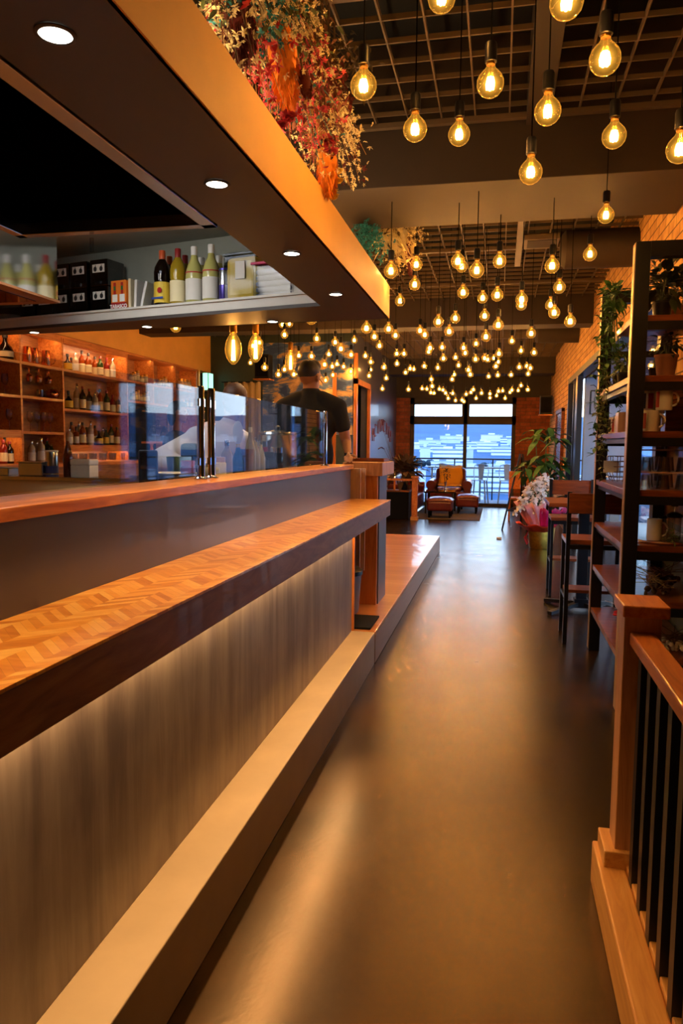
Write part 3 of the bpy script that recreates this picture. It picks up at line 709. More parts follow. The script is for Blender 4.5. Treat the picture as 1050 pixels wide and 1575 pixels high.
kinds = [('spirit', 'amber', 'black_cap', 'label_cream'), ('square', 'amber', 'black_cap', 'paper_white'), ('wine', 'green_bottle', 'cap_red', 'label_cream'), ('spirit', 'clear_bottle', 'chrome', 'paper_white'),
         ('wine', 'dark_bottle', 'cap_red', 'label_cream'), ('squat', 'dark_bottle', 'black_cap', 'label_yellow'), ('spirit', 'red_bottle', 'cap_red', 'label_cream'), ('tall', 'green_bottle', 'chrome', 'label_yellow')]
rows = [(2.385, [(104, .22, 5), (110, .2, 1), (116, .25, 3), (126, .32, 0), (136, .29, 0), (146, .28, 0), (154, .28, 2), (164, .30, 6), (173, .29, 3), (183, .19, 5)], 'on the lit top shelf', 'bottles on the lit top shelf'),
        (1.90, [(104, .24, 5), (117, .36, 3), (126, .32, 4), (136, .31, 4), (145, .27, 3), (153, .33, 0), (163, .31, 2), (172, .27, 6), (182, .28, 4)], 'on the second shelf', 'bottles on the second shelf'),
        (1.445, [(104, .22, 3), (108, .30, 0), (115, .24, 1), (119, .31, 3), (125, .3, 0), (131, .24, 1), (137, .32, 3), (144, .27, 0), (150, .2, 5), (156, .25, 3), (161, .24, 7), (169, .30, 2), (178, .26, 0), (187, .19, 1)], 'on the third shelf', 'bottles on the third shelf'),
        (1.232, [(45, .27, 3), (53, .26, 3), (60, .30, 3), (69, .3, 2), (76, .22, 7), (81, .29, 6), (92, .22, 5)], 'below the stemware', 'bottles on the back counter below the stemware'),
        (1.232, [(1, .27, 6), (4, .30, 0), (11, .25, 4), (18, .26, 6)], 'in the edge bay', 'red-banded bottles in the edge bay')]
for z, L, where, grp in rows:
    for i, (px, hh, k) in enumerate(L):
        kd = kinds[k]; X = WL-.14-(.08 if i % 2 else 0)
        shelf_bottle(*kd, hh, .042 if k != 5 else .055, (X, ypx(px, X), z), where, grp, i+1)
fl = bottle('flask_bottle', 'round dark flask bottle with cream disc label alone on a top shelf', 'bottle', 'squat', .30, .085, 'dark_bottle', 'black_cap', 'label_cream', (.12, .32))
fl.location = (WL-.13, ypx(10), 2.385)
# copper mugs, teapot, hanging stemware, carafe
def mug(name, label, cat, mat, h, r, group=None, r2=None, handle=1.0):
    t = thing(name, label, cat, (0, 0, 0), 0, group); r2 = r2 or r
    MB().lathe([(r*.93, 0), (r, .006), (r2, h), (r2*.95, h), (r*.92, .01), (0, .008)], n=24, cap=False).build('body', mat, t)
    pts = [(r2*.92+.0*k, 0, 0) for k in range(0)]
    hh = h*.62*handle
    for k in range(9):
        a = -math.pi/2+math.pi*k/8; pts.append((r*.96+hh*.42*math.cos(a), 0, h*.52+hh*.5*math.sin(a)))
    MB().tube(pts, .0055, 7).build('handle', mat, t)
    return t
cm = None
for i, px in enumerate((42, 53, 71)):
    l = 'tall copper pitcher, %s of three on the upper shelf' % nth(i+1)
    cm = mug('copper_pitcher', l, 'pitcher', 'copper', .2, .06, 'copper pitchers', .045, 1.1) if i == 0 else dup(cm, label=l)
    cm.location = (WL-.12, ypx(px), 2.385); cm.rotation_euler = (0, 0, R(60))
tp = thing('copper_teapot', 'round copper teapot on the shelf below the pitchers', 'teapot', (WL-.12, ypx(80), 2.005))
MB().lathe([(.05, 0), (.075, .03), (.08, .07), (.06, .11), (.03, .125), (0, .128)], n=22).build('body', 'copper', tp)
MB().tube([(.06, 0, .05), (.10, 0, .08), (.12, 0, .13)], .012, 8, .007).build('spout', 'copper', tp)
MB().tube([(-.06, 0, .1), (-.12, 0, .09), (-.12, 0, .05), (-.07, 0, .035)], .006, 7).build('handle', 'copper', tp)
MB().ball((0, 0, .135), .012).build('knob', 'brass', tp)
m = mug('glass_mug', 'small glass mug on the shelf beside the copper teapot', 'mug', 'clear_glass', .1, .04); m.location = (WL-.12, ypx(61), 2.005)
def stem_glass(label, mat='clear_glass', h=.2, group=None, name='wine_glass'):
    t = thing(name, label, 'glass', (0, 0, 0), 0, group)
    MB().lathe([(.034, 0), (.03, .003), (.004, .008), (.0035, h*.45)], n=16, cap=False).build('stem', mat, t)
    MB().lathe([(.004, h*.45), (.025, h*.52), (.038, h*.66), (.038, h*.8), (.031, h)], n=18, cap=False).build('bowl', mat, t)
    return t
g0 = None
for i, px in enumerate((42, 51, 57, 64, 72, 79, 85)):
    l = 'copper stem cup hanging upside down under the shelf, %s from the left' % nth(i+1)
    t = stem_glass(l, 'copper', .16, 'hanging copper cups', 'stem_cup') if g0 is None else dup(g0, label=l)
    g0 = g0 or t; t.location = (WL-.1-(i % 2)*.08, ypx(px), 2.352); t.rotation_euler = (math.pi, 0, 0)
g1 = None
for i, (px, z, inv) in enumerate(((8, 2.0, 0), (13, 1.61, 0), (45, 1.6, 0), (56, 1.6, 0), (66, 1.6, 0), (76, 1.6, 0))):
    l = 'clear stemmed glass standing in the dim left bays, %s from the left' % nth(i+1)
    t = stem_glass(l, 'clear_glass', .24, 'stemmed glasses in the left bays') if g1 is None else dup(g1, label=l)
    g1 = g1 or t; t.location = (WL-.13, ypx(px), z)
# jars on the far right shelves and tumblers on the counter
jp = None
for row, (z, pxs, wh) in enumerate(((2.39, (200, 204, 209, 216, 222, 228, 233), 'on the far upper jar shelf'), (2.39, (243, 247, 252, 257, 261), 'in the second jar bay'), (2.39, (276, 282, 288, 296), 'in the last bay beside the exit light'),
                                     (2.10, (201, 205, 209, 213, 219, 224, 228), 'on the lower jar shelf'), (2.10, (279, 285, 292), 'on the lower shelf beside the exit light'))):
    for i, px in enumerate(pxs):
        hh = .2 if row == 2 else .12+.03*((i*7) % 3); l = '%s storage jar %s, %s from the left' % ('golden' if row in (2, 3) else 'small glass', wh, nth(i+1))
        if jp is None: jp = bottle('storage_jar', l, 'jar', 'jar', .14, .035, 'clear_bottle', 'brass', 'label_cream', (.2, .6), 'storage jars'); t = jp
        else: t = dup(jp, label=l)
        t.location = (WL-.1, ypx(px), z); t.scale = (1.4 if row == 2 else 1, 1.4 if row == 2 else 1, hh/.14)
tg = None
for i in range(16):
    px = 113+i*5; l = 'clear tumbler glittering on the back counter, %s from the left' % nth(i+1)
    if tg is None:
        tg = thing('tumbler', l, 'glass', (0, 0, 0), 0, 'tumblers on the lit back counter'); MB().lathe([(.03, 0), (.038, .10), (.036, .10), (.028, .01), (0, .008)], n=14, cap=False).build('body', 'clear_glass', tg)
        t = tg
    else: t = dup(tg, label=l)
    t.location = (WL-.08-(i % 3)*.07, ypx(px, WL-.1, 710), 1.232)
fr = thing('bar_fridge', 'black upright fridge in the back bar right of the bottles', 'fridge', (WL-.16, 10.45, 1.232))
MB().box(-.15, .13, -.42, .42, 0, .80).build('body', 'black_matte', fr)
MB().box(.13, .15, -.41, .41, .01, .79).build('door', 'black_gloss', fr)
MB().box(.15, .16, -.05, .14, .72, .74).build('badge', 'brass', fr)
# stacked cups column and dispenser jars on a stand
cs = None
for i in range(4):
    l = 'column of shiny stacked glasses in the back bar, %s from the left' % nth(i+1)
    if cs is None:
        cs = thing('glass_stack', l, 'glasses', (0, 0, 0), 0, 'glass stacks'); q = MB()
        for k in range(9): q.lathe([(.026, k*.05), (.036, k*.05+.06)], n=12, cap=False)
        q.build('glasses', 'mirror_glass', cs); t = cs
    else: t = dup(cs, label=l)
    t.location = (WL+.02, 11.25+i*.12, 1.235+.33)
st = thing('jar_stand', 'wooden stand carrying two glass dispenser jars on the back counter', 'stand', (-4.9, 10.3, 1.232))
MB().box(-.12, .12, -.5, .5, .24, .27).build('board', 'wood_orange', st)
for y in (-.42, .42): MB().lathe([(.05, 0), (.05, .02), (.02, .05), (.03, .12), (.018, .2), (.03, .24)], (0, y, 0), 14).build('leg', 'wood_orange', st)
for i, dy in enumerate((-.22, .22)):
    l = 'round glass dispenser jar with knob lid, %s on the wooden stand' % ('nearer' if i == 0 else 'farther')
    if i == 0:
        dj = thing('dispenser_jar', l, 'jar', (0, 0, 0), 0, 'dispenser jars'); MB().lathe([(.10, 0), (.15, .02), (.16, .12), (.13, .19), (.11, .2)], n=22, cap=False).build('body', 'clear_glass', dj)
        MB().lathe([(.12, .20), (.11, .225), (.03, .245), (.02, .26), (.035, .29), (.02, .315), (0, .32)], n=18).build('lid', 'clear_glass', dj)
        MB().lathe([(0, .005), (.13, .01), (.15, .08), (0, .085)], n=18, cap=False).build('water', 'clear_plastic', dj); t = dj
    else: t = dup(dj, label=l)
    t.location = (-4.9, 10.3+dy, 1.502)
ex = thing('exit_light', 'small glowing green-white exit light box at the shelf end', 'light', (-5.24, 12.75, 2.6))
MB().box(-.06, .05, -.02, .22, -.16, .16).build('housing', 'grey_metal', ex)
MB().box(-.05, .04, -.026, -.02, -.15, .15).build('sign_face', 'exit_green', ex); MB().box(.05, .056, 0, .2, -.15, .15).build('sign_face', 'exit_green', ex)
# curtain and speakers
cu = MB(); n = 40
for k in range(n):
    a0, a1 = k/n, (k+1)/n
    def cy_(a): return 12.9+.03*math.sin(a*math.pi*10)
    x0, x1 = -4.95+a0*.7, -4.95+a1*.7
    cu.add([(x0, cy_(a0), .0), (x1, cy_(a1), .0), (x1, cy_(a1), 2.6), (x0, cy_(a0), 2.6)], [(0, 1, 2, 3)])
cu.sm = True; o = cu.build('curtain', 'cloth_beige'); o.modifiers.new('thick', 'SOLIDIFY').thickness = .006
tag(o, 'beige pleated curtain hanging beside the cloud mural', 'curtain')
MB().tube([(-5.0, 12.9, 2.6), (-4.2, 12.9, 2.6)], .012, 8).build('rod', 'black_metal', o)
def speaker(loc, rz, label):
    t = thing('wall_speaker', label, 'speaker', loc, rz, 'wall speakers')
    MB().box(-.13, .13, -.12, .12, 0, .42).build('cabinet', 'black_metal', t, .01)
    MB().box(-.11, .11, -.126, -.12, .04, .38).build('grille', 'black_matte', t)
    MB().box(-.15, .15, -.14, .14, -.02, 0).build('bracket', 'wood_orange', t)
    return t
speaker((-4.1, 12.6, 2.62), 0, 'black wall speaker on a bracket above the beige curtain')
speaker((.98, 17.3, 2.2), 0, 'black wall speaker in the brick corner beside the end window')
# ================================================================ shelf of seasonings above the pass
def ledge_y(x): return 4.80+(-1.17-x)*.231           # front edge line of the kitchen ledge
def on_ledge(px, back=.10):
    "stand a thing on the ledge where pixel column px meets it"
    y = 4.9
    for _ in range(6):
        p = at(px, 440, Y=y); y = ledge_y(p.x)-.0+back
    return Vector((p.x, y, 2.466))
# the ledge is deep enough to stand on
struct('trim_15', MB().prism([(-1.17, 4.70), (-1.17, 5.1), (-4.7, 5.92), (-4.7, 5.55)], 2.45, 2.4655), 'kitchen_light')
struct('wall_kitchen_back', MB().prism([(-1.16, 5.1), (-1.16, 5.13), (-4.72, 5.95), (-4.72, 5.92)], 2.4405, 3.0), 'kitchen_grey')
LR = -.227   # the ledge's turn
def pet(label, glass, cap, lab, px, back, h=.34, r=.045, kind='pet', group='seasoning bottles on the ledge', lz=(.08, .44)):
    t = bottle('seasoning_bottle', label, 'bottle', kind, h, r, glass, cap, lab, lz, group); t.location = on_ledge(px, back); t.rotation_euler = (0, 0, LR); return t
soy = pet('black soy sauce bottle with orange cap and yellow sun label', 'soy_dark', 'cap_orange', 'label_yellow', 250, .06, .345, .053)
MB().lathe([(0, 0), (.017, 0), (.017, .0012), (0, .0012)], n=20).build('red_disc', 'print_red', soy).location = (0.018, -.0542, .10); soy.children[-1].rotation_euler = (R(90), 0, 0)
MB().box(-.045, .045, -.0005, .0005, -.006, .006).build('blue_band', 'label_blue', soy, loc=(0, -.0545, .055))
pet('second dark sauce bottle with orange cap, behind the soy sauce', 'soy_dark', 'cap_orange', 'label_yellow', 261, .20, .34, .05)
pet('yellow oil bottle with dark red cap and cream label', 'oil_yellow', 'cap_red', 'label_cream', 274, .06, .345, .05)
pet('second yellow oil bottle with red cap, half hidden behind the first', 'oil_yellow', 'cap_red', 'label_cream', 285, .20, .335, .048)
for i, (px, bk) in enumerate(((299, .06), (310, .2), (325, .06), (337, .2))):
    l = 'pale yellow vinegar jug with frosted cap and white label, %s from the left' % nth(i+1)
    t = pet(l, 'cloudy_yellow', 'white_plastic', 'paper_white', px, bk, .345 if bk < .1 else .31, .054, 'jug')
    MB().lathe([(.0552, .185), (.0552, .192)], n=18, cap=False).build('red_line', 'print_red', t)
pet('short brown glass bottle beside the silver and purple can', 'oil_yellow', 'black_cap', None, 347, .16, .24, .03, 'spirit')
can = thing('drink_can', 'tall silver and purple can beside the yellow tub on the ledge', 'can', on_ledge(346, .05), LR)
MB().lathe([(.034, 0), (.036, .004), (.036, .10), ], n=20).build('lower_band', 'purple_can', can)
MB().lathe([(.036, .10), (.036, .185), (.034, .19), (0, .19)], n=20).build('body', 'steel', can)
MB().lathe([(.037, .182), (.037, .192), (.034, .194)], n=20, cap=False).build('lid_rim', 'purple_can', can)
tub = thing('food_tub', 'clear rectangular tub packed with a yellow bag on the ledge', 'tub', on_ledge(380, .10), LR)
MB().box(-.115, .115, -.08, .08, 0, .26).build('tub', 'clear_plastic', tub, .01)
MB().box(-.105, .105, -.072, .072, .005, .25).build('yellow_bag', 'yellow_bag', tub, .03)
MB().box(-.12, .12, -.085, .085, .255, .27).build('lid', 'clear_plastic', tub, .004)
MB().box(-.03, .035, -.084, -.081, .12, .22).build('label', 'paper_white', tub)
t2 = thing('storage_box', 'clear box with red lid holding folded white cloths', 'box', on_ledge(430, .12), LR)
MB().box(-.13, .13, -.09, .09, 0, .19).build('box', 'clear_plastic', t2, .01)
for k in range(5): MB().box(-.12, .12, -.08, .08, .006+k*.033, .034+k*.033).build('folded_cloth', 'cloth_grey', t2, .012)
MB().box(-.14, .14, -.1, .1, .19, .205).build('lid', 'magenta_paper', t2, .004)
t3 = thing('paper_box', 'small white cardboard box at the right tip of the ledge', 'box', on_ledge(466, .10), LR)
MB().box(-.06, .06, -.05, .05, 0, .10).build('carton', 'paper_white', t3, .003)
# orange sauce carton
tb = thing('sauce_carton', 'orange and red sauce carton printed with two little bottles', 'carton', on_ledge(187, .038), LR)
MB().box(-.062, .062, -.03, .03, 0, .185).build('carton', 'box_orange', tb, .002)
MB().box(-.0625, .0625, -.032, -.03, 0, .05).build('red_panel', 'print_red', tb)
text('TABASCO', .031, 'print_white', tb, (0, -.0325, .026), (R(90), 0, 0), bold=.0008)
for dx in (-.03, .03):
    MB().box(dx-.02, dx+.02, -.032, -.03, .055, .10).build('printed_bottle', 'print_white', tb)
    MB().box(dx-.009, dx+.009, -.0325, -.03, .10, .15).build('printed_bottle', 'print_red', tb)
    MB().box(dx-.008, dx+.008, -.033, -.03, .125, .15).build('printed_collar', 'print_green', tb)
    MB().box(dx-.009, dx+.009, -.0325, -.03, .15, .172).build('printed_cap', 'print_red', tb)
# stacked clear cases
cb = None; n = 0
for r_ in range(2):
    for c_i, px in enumerate((104, 131, 162, 78, 52)):
        if r_ == 1 and c_i > 2: continue
        n += 1; l = 'clear stacking case with a white picture tag, %s row, %s column from the right' % ('lower' if r_ == 0 else 'upper', ('third', 'second', 'first', 'fourth', 'fifth')[c_i])
        if cb is None:
            cb = thing('stacking_case', l, 'case', (0, 0, 0), LR, 'clear stacking cases'); t = cb
            MB().box(-.073, .073, -.06, .10, 0, .165).build('case', 'smoke_plastic', cb, .004)
            MB().box(-.065, .065, -.04, .09, .01, .12).build('contents', 'black_matte', cb, .02)
            MB().box(-.05, .05, -.063, -.06, .085, .135).build('picture_tag', 'paper_white', cb)
            for dx in (-.026, .024):
                MB().ball((dx, -.0635, .106), .014, .0015, .016).box(dx+.002, dx+.006, -.065, -.0625, .118, .130).build('printed_pot', 'print_black', cb)
            MB().box(-.03, .02, -.07, -.06, .012, .03).build('latch', 'clear_plastic', cb)
        else: t = dup(cb, label=l)
        p = on_ledge(px, .10); t.location = p+Vector((0, 0, .168*r_))
for i, px in enumerate((205, 213, 222)):
    t = thing('paper_packet', 'thin %s packet leaning upright beside the sauce carton, %s from the left' % (('tan', 'white', 'crumpled white')[i], nth(i+1)), 'packet', on_ledge(px, .06), LR, 'upright packets')
    MB().box(-.009, .009, -.05, .05, 0, .19-.01*i).build('packet', ('cream', 'paper_white', 'foil_white')[i], t, .004).rotation_euler = (0, R((0, 3, 14)[i]), R(10))
fo = thing('foil_tray', 'crumpled silver foil dish at the left end of the ledge', 'dish', on_ledge(14, .02))
MB().lathe([(.05, 0), (.09, .03), (.11, .035), (.085, .03), (.05, .006), (0, .006)], n=26, cap=False).build('foil', 'foil_silver', fo)

for o in list(COL.objects):
    if o.parent is None and o.name.split('.')[0] in ('seasoning_bottle', 'drink_can', 'food_tub', 'storage_box', 'paper_box', 'sauce_carton', 'stacking_case', 'paper_packet'):
        o.scale = (1.17, 1.17, 1.2)
        if o.name.startswith('stacking_case') and o.location.z > 2.5: o.location.z = 2.466+.168*1.2+.001
# ================================================================ pass bench behind the counter
ps = thing('pass_bench', 'stainless kitchen bench with cream fascia in the kitchen beyond the bar top', 'bench')
MB().box(-5.0, -2.75, 6.25, 6.9, 1.115, 1.15).build('steel_top', 'steel', ps, .004)
MB().box(-5.0, -2.77, 6.28, 6.85, .95, 1.115).build('fascia', 'cream', ps)
MB().box(-5.0, -2.8, 6.4, 6.8, .22, .95).build('cabinet', 'grey_metal', ps)
home(ps, (-3.9, 6.5, .22))
tag(MB().box(-3.6, -2.2, 6.96, 7.06, .22, 1.31).build('half_wall', 'cream'), 'low cream divider wall behind the stainless bench', 'divider', None)
def on_bench(px, y=6.45): return Vector((at(px, 720, Y=y).x, y, 1.15))
t = thing('spray_tin', 'tall white, silver and blue tin standing on the stainless bench', 'tin', on_bench(80))
MB().lathe([(.058, 0), (.06, .004), (.06, .235), (.058, .24)], n=24).build('body', 'steel', t)
MB().lathe([(.0605, .03), (.0605, .10)], n=24, cap=False).build('blue_band', 'label_blue', t)
MB().lathe([(.063, .235), (.063, .25), (0, .252)], n=24).build('lid', 'white_plastic', t)
MB().lathe([(.061, 0), (.061, .015)], n=24, cap=False).build('foot_rim', 'label_blue', t)
t = bottle('sauce_bottle', 'brown sauce bottle with long pouring spout beside the blue tin', 'bottle', 'tall', .38, .046, 'brown_sauce', 'clear_bottle', None); t.location = on_bench(105)
t = thing('takeaway_box', 'white lidded box on the stainless bench beside the brown bottle', 'box', on_bench(130))
MB().box(-.1, .1, -.08, .08, 0, .11).build('base', 'white_plastic', t, .004); MB().box(-.105, .105, -.085, .085, .11, .17).build('lid', 'white_plastic', t, .015)
t = thing('steel_container', 'dull steel food container on the bench left of the blue tin', 'container', on_bench(55))
MB().box(-.13, .13, -.09, .09, 0, .13).build('body', 'steel', t, .01); MB().box(-.14, .14, -.1, .1, .13, .14).build('rim', 'steel', t, .004)
t = thing('napkin_box', 'low pale metal box at the left end of the stainless bench', 'box', on_bench(8))
MB().box(-.1, .09, -.08, .08, 0, .07).build('body', 'steel', t, .006); MB().box(-.1, .09, -.08, .08, .07, .078).build('lid', 'grey_metal', t, .003)
# service shelf right behind the raised top
sv = thing('service_shelf', 'steel service shelf running behind the raised bar top', 'shelf')
MB().box(-1.70, -1.345, .6, 5.3, 1.255, 1.28).build('steel_top', 'steel', sv, .003)
for y in (.7, 2.5, 4.3, 5.2): MB().box(-1.5, -1.46, y-.02, y+.02, .22, 1.255).build('leg', 'steel', sv)
home(sv, (-1.5, 2.9, .22))
def on_sv(px, x=-1.5, z=1.28): p = at(px, 720, X=x); return Vector((x, p.y, z))
pl = None
for i in range(6):
    l = 'round white plate, %s from the bottom of the stack beside the glass screen post' % nth(i+1)
    if pl is None:
        pl = thing('dinner_plate', l, 'plate', (0, 0, 0), 0, 'stacked white plates'); MB().lathe([(.07, 0), (.075, .003), (.125, .015), (.127, .018), (.075, .008), (0, .007)], n=28, cap=False).build('plate', 'white_ceramic', pl); t = pl
    else: t = dup(pl, label=l)
    t.location = on_sv(262, -1.5)+Vector((0, 0, i*.009))
cup = thing('mint_cup', 'mint green bowl standing behind the white plates', 'bowl', on_sv(275, -1.64)); MB().lathe([(.035, 0), (.055, .02), (.065, .13), (.062, .13), (.05, .02), (0, .01)], n=22, cap=False).build('bowl', 'mint', cup)
rj = bottle('lidded_jar', 'small jar with bright red lid next to the screen post', 'jar', 'jar', .12, .035, 'amber', 'print_red', 'label_cream'); rj.location = on_sv(289, -1.42)
kb = thing('card_terminal', 'black upright card reader leaning behind the plates', 'card reader', on_sv(228, -1.46), R(20))
MB().box(-.04, .04, -.012, .012, 0, .17).build('body', 'black_metal', kb, .008); MB().box(-.032, .032, -.014, -.012, .09, .16).build('screen', 'black_gloss', kb)
blk2 = thing('coffee_grinder', 'black appliance standing behind the first screen post', 'appliance', on_sv(294, -1.62))
MB().box(-.05, .05, -.04, .04, 0, .2).build('body', 'black_metal', blk2, .02); MB().box(-.035, .035, -.045, -.04, .02, .10).build('panel', 'black_gloss', blk2)
items = [(326, 'jar', 'cream', 'cream', .10, .04, 'small cream tub behind the glass screen, nearest the post'), (335, 'jar', 'cream', 'wood_pale', .13, .045, 'cream jar with pale wooden lid behind the glass screen'),
         (349, 'spirit', 'clear_bottle', 'chrome', .22, .032, 'clear bottle with metal pourer behind the glass screen'), (366, 'tall', 'green_bottle', 'label_yellow', .20, .035, 'olive bottle with square yellow cap behind the glass screen'),
         (385, 'tall', 'clear_bottle', 'cream', .30, .035, 'tall clear bottle with a cork top among the seasonings'), (393, 'tall', 'clear_bottle', 'chrome', .24, .03, 'slim clear oil bottle beside the corked bottle'),
         (401, 'tall', 'clear_bottle', 'chrome', .22, .03, 'slim clear oil bottle nearest the pink grinder'), (414, 'jar', 'dark_bottle', 'black_cap', .15, .035, 'dark pepper jar behind the glass screen'), (425, 'jar', 'dark_bottle', 'chrome', .18, .045, 'dark jar with metal lid farthest along the glass screen')]
for px, kd, g, c, h_, r_, l in items:
    t = bottle('condiment_bottle', l, 'bottle', kd, h_, r_, g, c, None, group='condiments behind the glass screen'); t.location = on_sv(px, -1.46)
t = thing('leaf_sign', 'oval white paddle standing on a stick behind the glass screen', 'paddle', on_sv(366, -1.62)); MB().ball((0, 0, .27), .035, .006, .075, 16, 10).build('paddle', 'white_ceramic', t); MB().tube([(0, 0, 0), (0, 0, .2)], .005).build('stick', 'chrome', t)
t = thing('copper_cup', 'tan paper cup standing among the condiments', 'cup', on_sv(380, -1.42)); MB().lathe([(.03, 0), (.04, .17), (.037, .17), (.028, .01), (0, .01)], n=20, cap=False).build('cup', 'terracotta', t)
t = thing('pink_tin', 'pink and steel canister stack behind the glass screen', 'canister', on_sv(403, -1.62)); MB().lathe([(.04, 0), (.04, .18)], n=20).build('body', 'magenta_paper', t); MB().lathe([(.041, .18), (.041, .22), (0, .225)], n=20).build('lid', 'steel', t)
t = thing('lidded_pot', 'large steel pot with a flat lid on the service shelf behind the glass', 'pot', (-1.56, 5.12, 1.28)); MB().lathe([(.13, 0), (.14, .01), (.14, .26), (.145, .265)], n=28).build('body', 'steel', t); MB().lathe([(.145, .27), (.14, .285), (.03, .30), (0, .30)], n=28).build('lid', 'steel', t); MB().ball((0, 0, .315), .02).build('knob', 'black_metal', t)

# ================================================================ glass screens
def post(y, label):
    t = thing('screen_post', label, 'post', (-1.2, y, 1.331), 0, 'chrome glass screen posts')
    MB().lathe([(.03, 0), (.03, .006), (.018, .01), (.0155, .014)], n=20, cap=True).build('base_flange', 'chrome', t)
    MB().lathe([(.0155, .01), (.0155, .375), (.013, .382), (0, .382)], n=20).build('tube', 'chrome', t)
    for z_ in (.06, .30): MB().box(-.008, .008, -.03, .03, z_, z_+.03).build('clamp', 'chrome', t.children[-1] if t.children[-1].name.startswith('tube') else t)
post(2.86, 'thick chrome post holding the near end glass screen'); post(2.975, 'thick chrome post paired just beyond the near screen post'); post(5.07, 'slim chrome post at the far end of the glass screen'); post(.62, 'chrome post at the camera end of the near glass screen')
for y0, y1, l in ((.65, 2.84, 'clear low glass screen along the near bar top'), (3.0, 5.05, 'clear low glass screen reflecting the window, on the far bar top')):
    o = MB().box(-1.204, -1.196, y0, y1, 1.35, 1.705).build('glass_screen', 'screen_glass', None, .001); tag(o, l, 'glass screen', 'glass screens on the bar top')

# ================================================================ people
def blob(bm, a, b, r0, r1, fl=1.0, n=20):
    "tapered rounded limb from a to b"
    a, b = Vector(a), Vector(b); d = b-a; L = d.length; d = d.normalized() if L > 1e-6 else Vector((0, 0, 1))
    up = Vector((0, 1, 0)) if abs(d.y) < .9 else Vector((1, 0, 0))
    s = d.cross(up).normalized(); u = s.cross(d)
    rings = [(-1, 0)] + [(-math.cos(q*math.pi/8), math.sin(q*math.pi/8)) for q in range(1, 5)]
    seq = [(a+d*r0*f*.95, r0*g) for f, g in rings]+[(a+d*L*k/6, r0+(r1-r0)*k/6) for k in range(1, 6)]+[(b-d*r1*f*.95, r1*g) for f, g in reversed(rings)]
    vs = []
    for c, r in seq:
        vs.append([bm.verts.new(c+s*max(r, .0005)*math.cos(2*math.pi*k/n)+u*max(r, .0005)*fl*math.sin(2*math.pi*k/n)) for k in range(n)])
    for i in range(len(vs)-1):
        for k in range(n): bm.faces.new((vs[i][k], vs[i][(k+1) % n], vs[i+1][(k+1) % n], vs[i+1][k]))
    bm.faces.new(list(reversed(vs[0]))); bm.faces.new(vs[-1])
def ell(bm, c, r, rot=None):
    q = bmesh.ops.create_uvsphere(bm, u_segments=24, v_segments=16, radius=1)['verts']
    m = Matrix.Translation(c) @ (rot or Matrix()) @ Matrix.Diagonal((*r, 1)); bmesh.ops.transform(bm, matrix=m, verts=q)
def remesh(bm, name, mat, parent, vox=.008, smooth=6):
    me = bpy.data.meshes.new(name); bm.to_mesh(me); bm.free()
    o = bpy.data.objects.new(name, me); COL.objects.link(o)
    m = o.modifiers.new('r', 'REMESH'); m.mode = 'VOXEL'; m.voxel_size = vox; m.use_smooth_shade = True
    if smooth: s = o.modifiers.new('s', 'SMOOTH'); s.iterations = smooth; s.factor = .5
    dg = bpy.context.evaluated_depsgraph_get(); dg.update()
    me2 = bpy.data.meshes.new_from_object(o.evaluated_get(dg)); bpy.data.objects.remove(o)
    for p_ in me2.polygons: p_.use_smooth = True
    me2.materials.clear(); me2.materials.append(MATS[mat])
    q = bpy.data.objects.new(name, me2); COL.objects.link(q); q.parent = parent; return q
def hand(bm, w, d, palm_n, thumb_side=1, curl=.5, s=1.0):
    "palm and five bent fingers from wrist w pointing along d"
    w = Vector(w); d = Vector(d).normalized(); nrm = Vector(palm_n).normalized(); side = d.cross(nrm).normalized()*thumb_side
    blob(bm, w, w+d*.085*s, .026*s, .034*s, .5, 12)
    for i, (o, L) in enumerate(((.028, .07), (.010, .08), (-.009, .075), (-.027, .058))):
        a = w+d*.082*s+side*o*s; m1 = a+(d*.55+nrm*curl*.3).normalized()*L*.5*s; m2 = m1+(d*.5+nrm*curl).normalized()*L*.5*s
        blob(bm, a, m1, .0095*s, .0088*s, 1, 8); blob(bm, m1, m2, .0088*s, .007*s, 1, 8)
    a = w+d*.03*s+side*.03*s; m1 = a+(d*.6+side*.7).normalized()*.04*s; blob(bm, a, m1, .013*s, .011*s, 1, 8); blob(bm, m1, m1+(d*.9+side*.15+nrm*.2)*.035*s, .011*s, .008*s, 1, 8)
def head(bm, c, yaw, tilt=0, s=1.0):
    "head with nose, ears, brow, lips and chin; yaw 0 faces +Y"
    Rm = Matrix.Rotation(yaw, 4, 'Z') @ Matrix.Rotation(tilt, 4, 'X'); c = Vector(c)
    P = lambda x, y, z: c+(Rm @ (Vector((x, y, z))*s))
    ell(bm, P(0, -.01, .02), (.078*s, .098*s, .10*s), Rm); ell(bm, P(0, .03, -.045), (.060*s, .062*s, .072*s), Rm)
    ell(bm, P(0, .098, -.01), (.012*s, .02*s, .022*s), Rm); blob(bm, P(0, .085, .03), P(0, .105, -.015), .008*s, .011*s, 1, 8)
    ell(bm, P(0, .08, -.095), (.03*s, .022*s, .02*s), Rm); ell(bm, P(0, .088, -.052), (.025*s, .012*s, .008*s), Rm); ell(bm, P(0, .086, -.063), (.022*s, .012*s, .008*s), Rm)
    for q in (-1, 1): ell(bm, P(q*.082, -.005, -.01), (.010*s, .022*s, .034*s), Rm); ell(bm, P(q*.032, .078, .028), (.024*s, .014*s, .010*s), Rm)
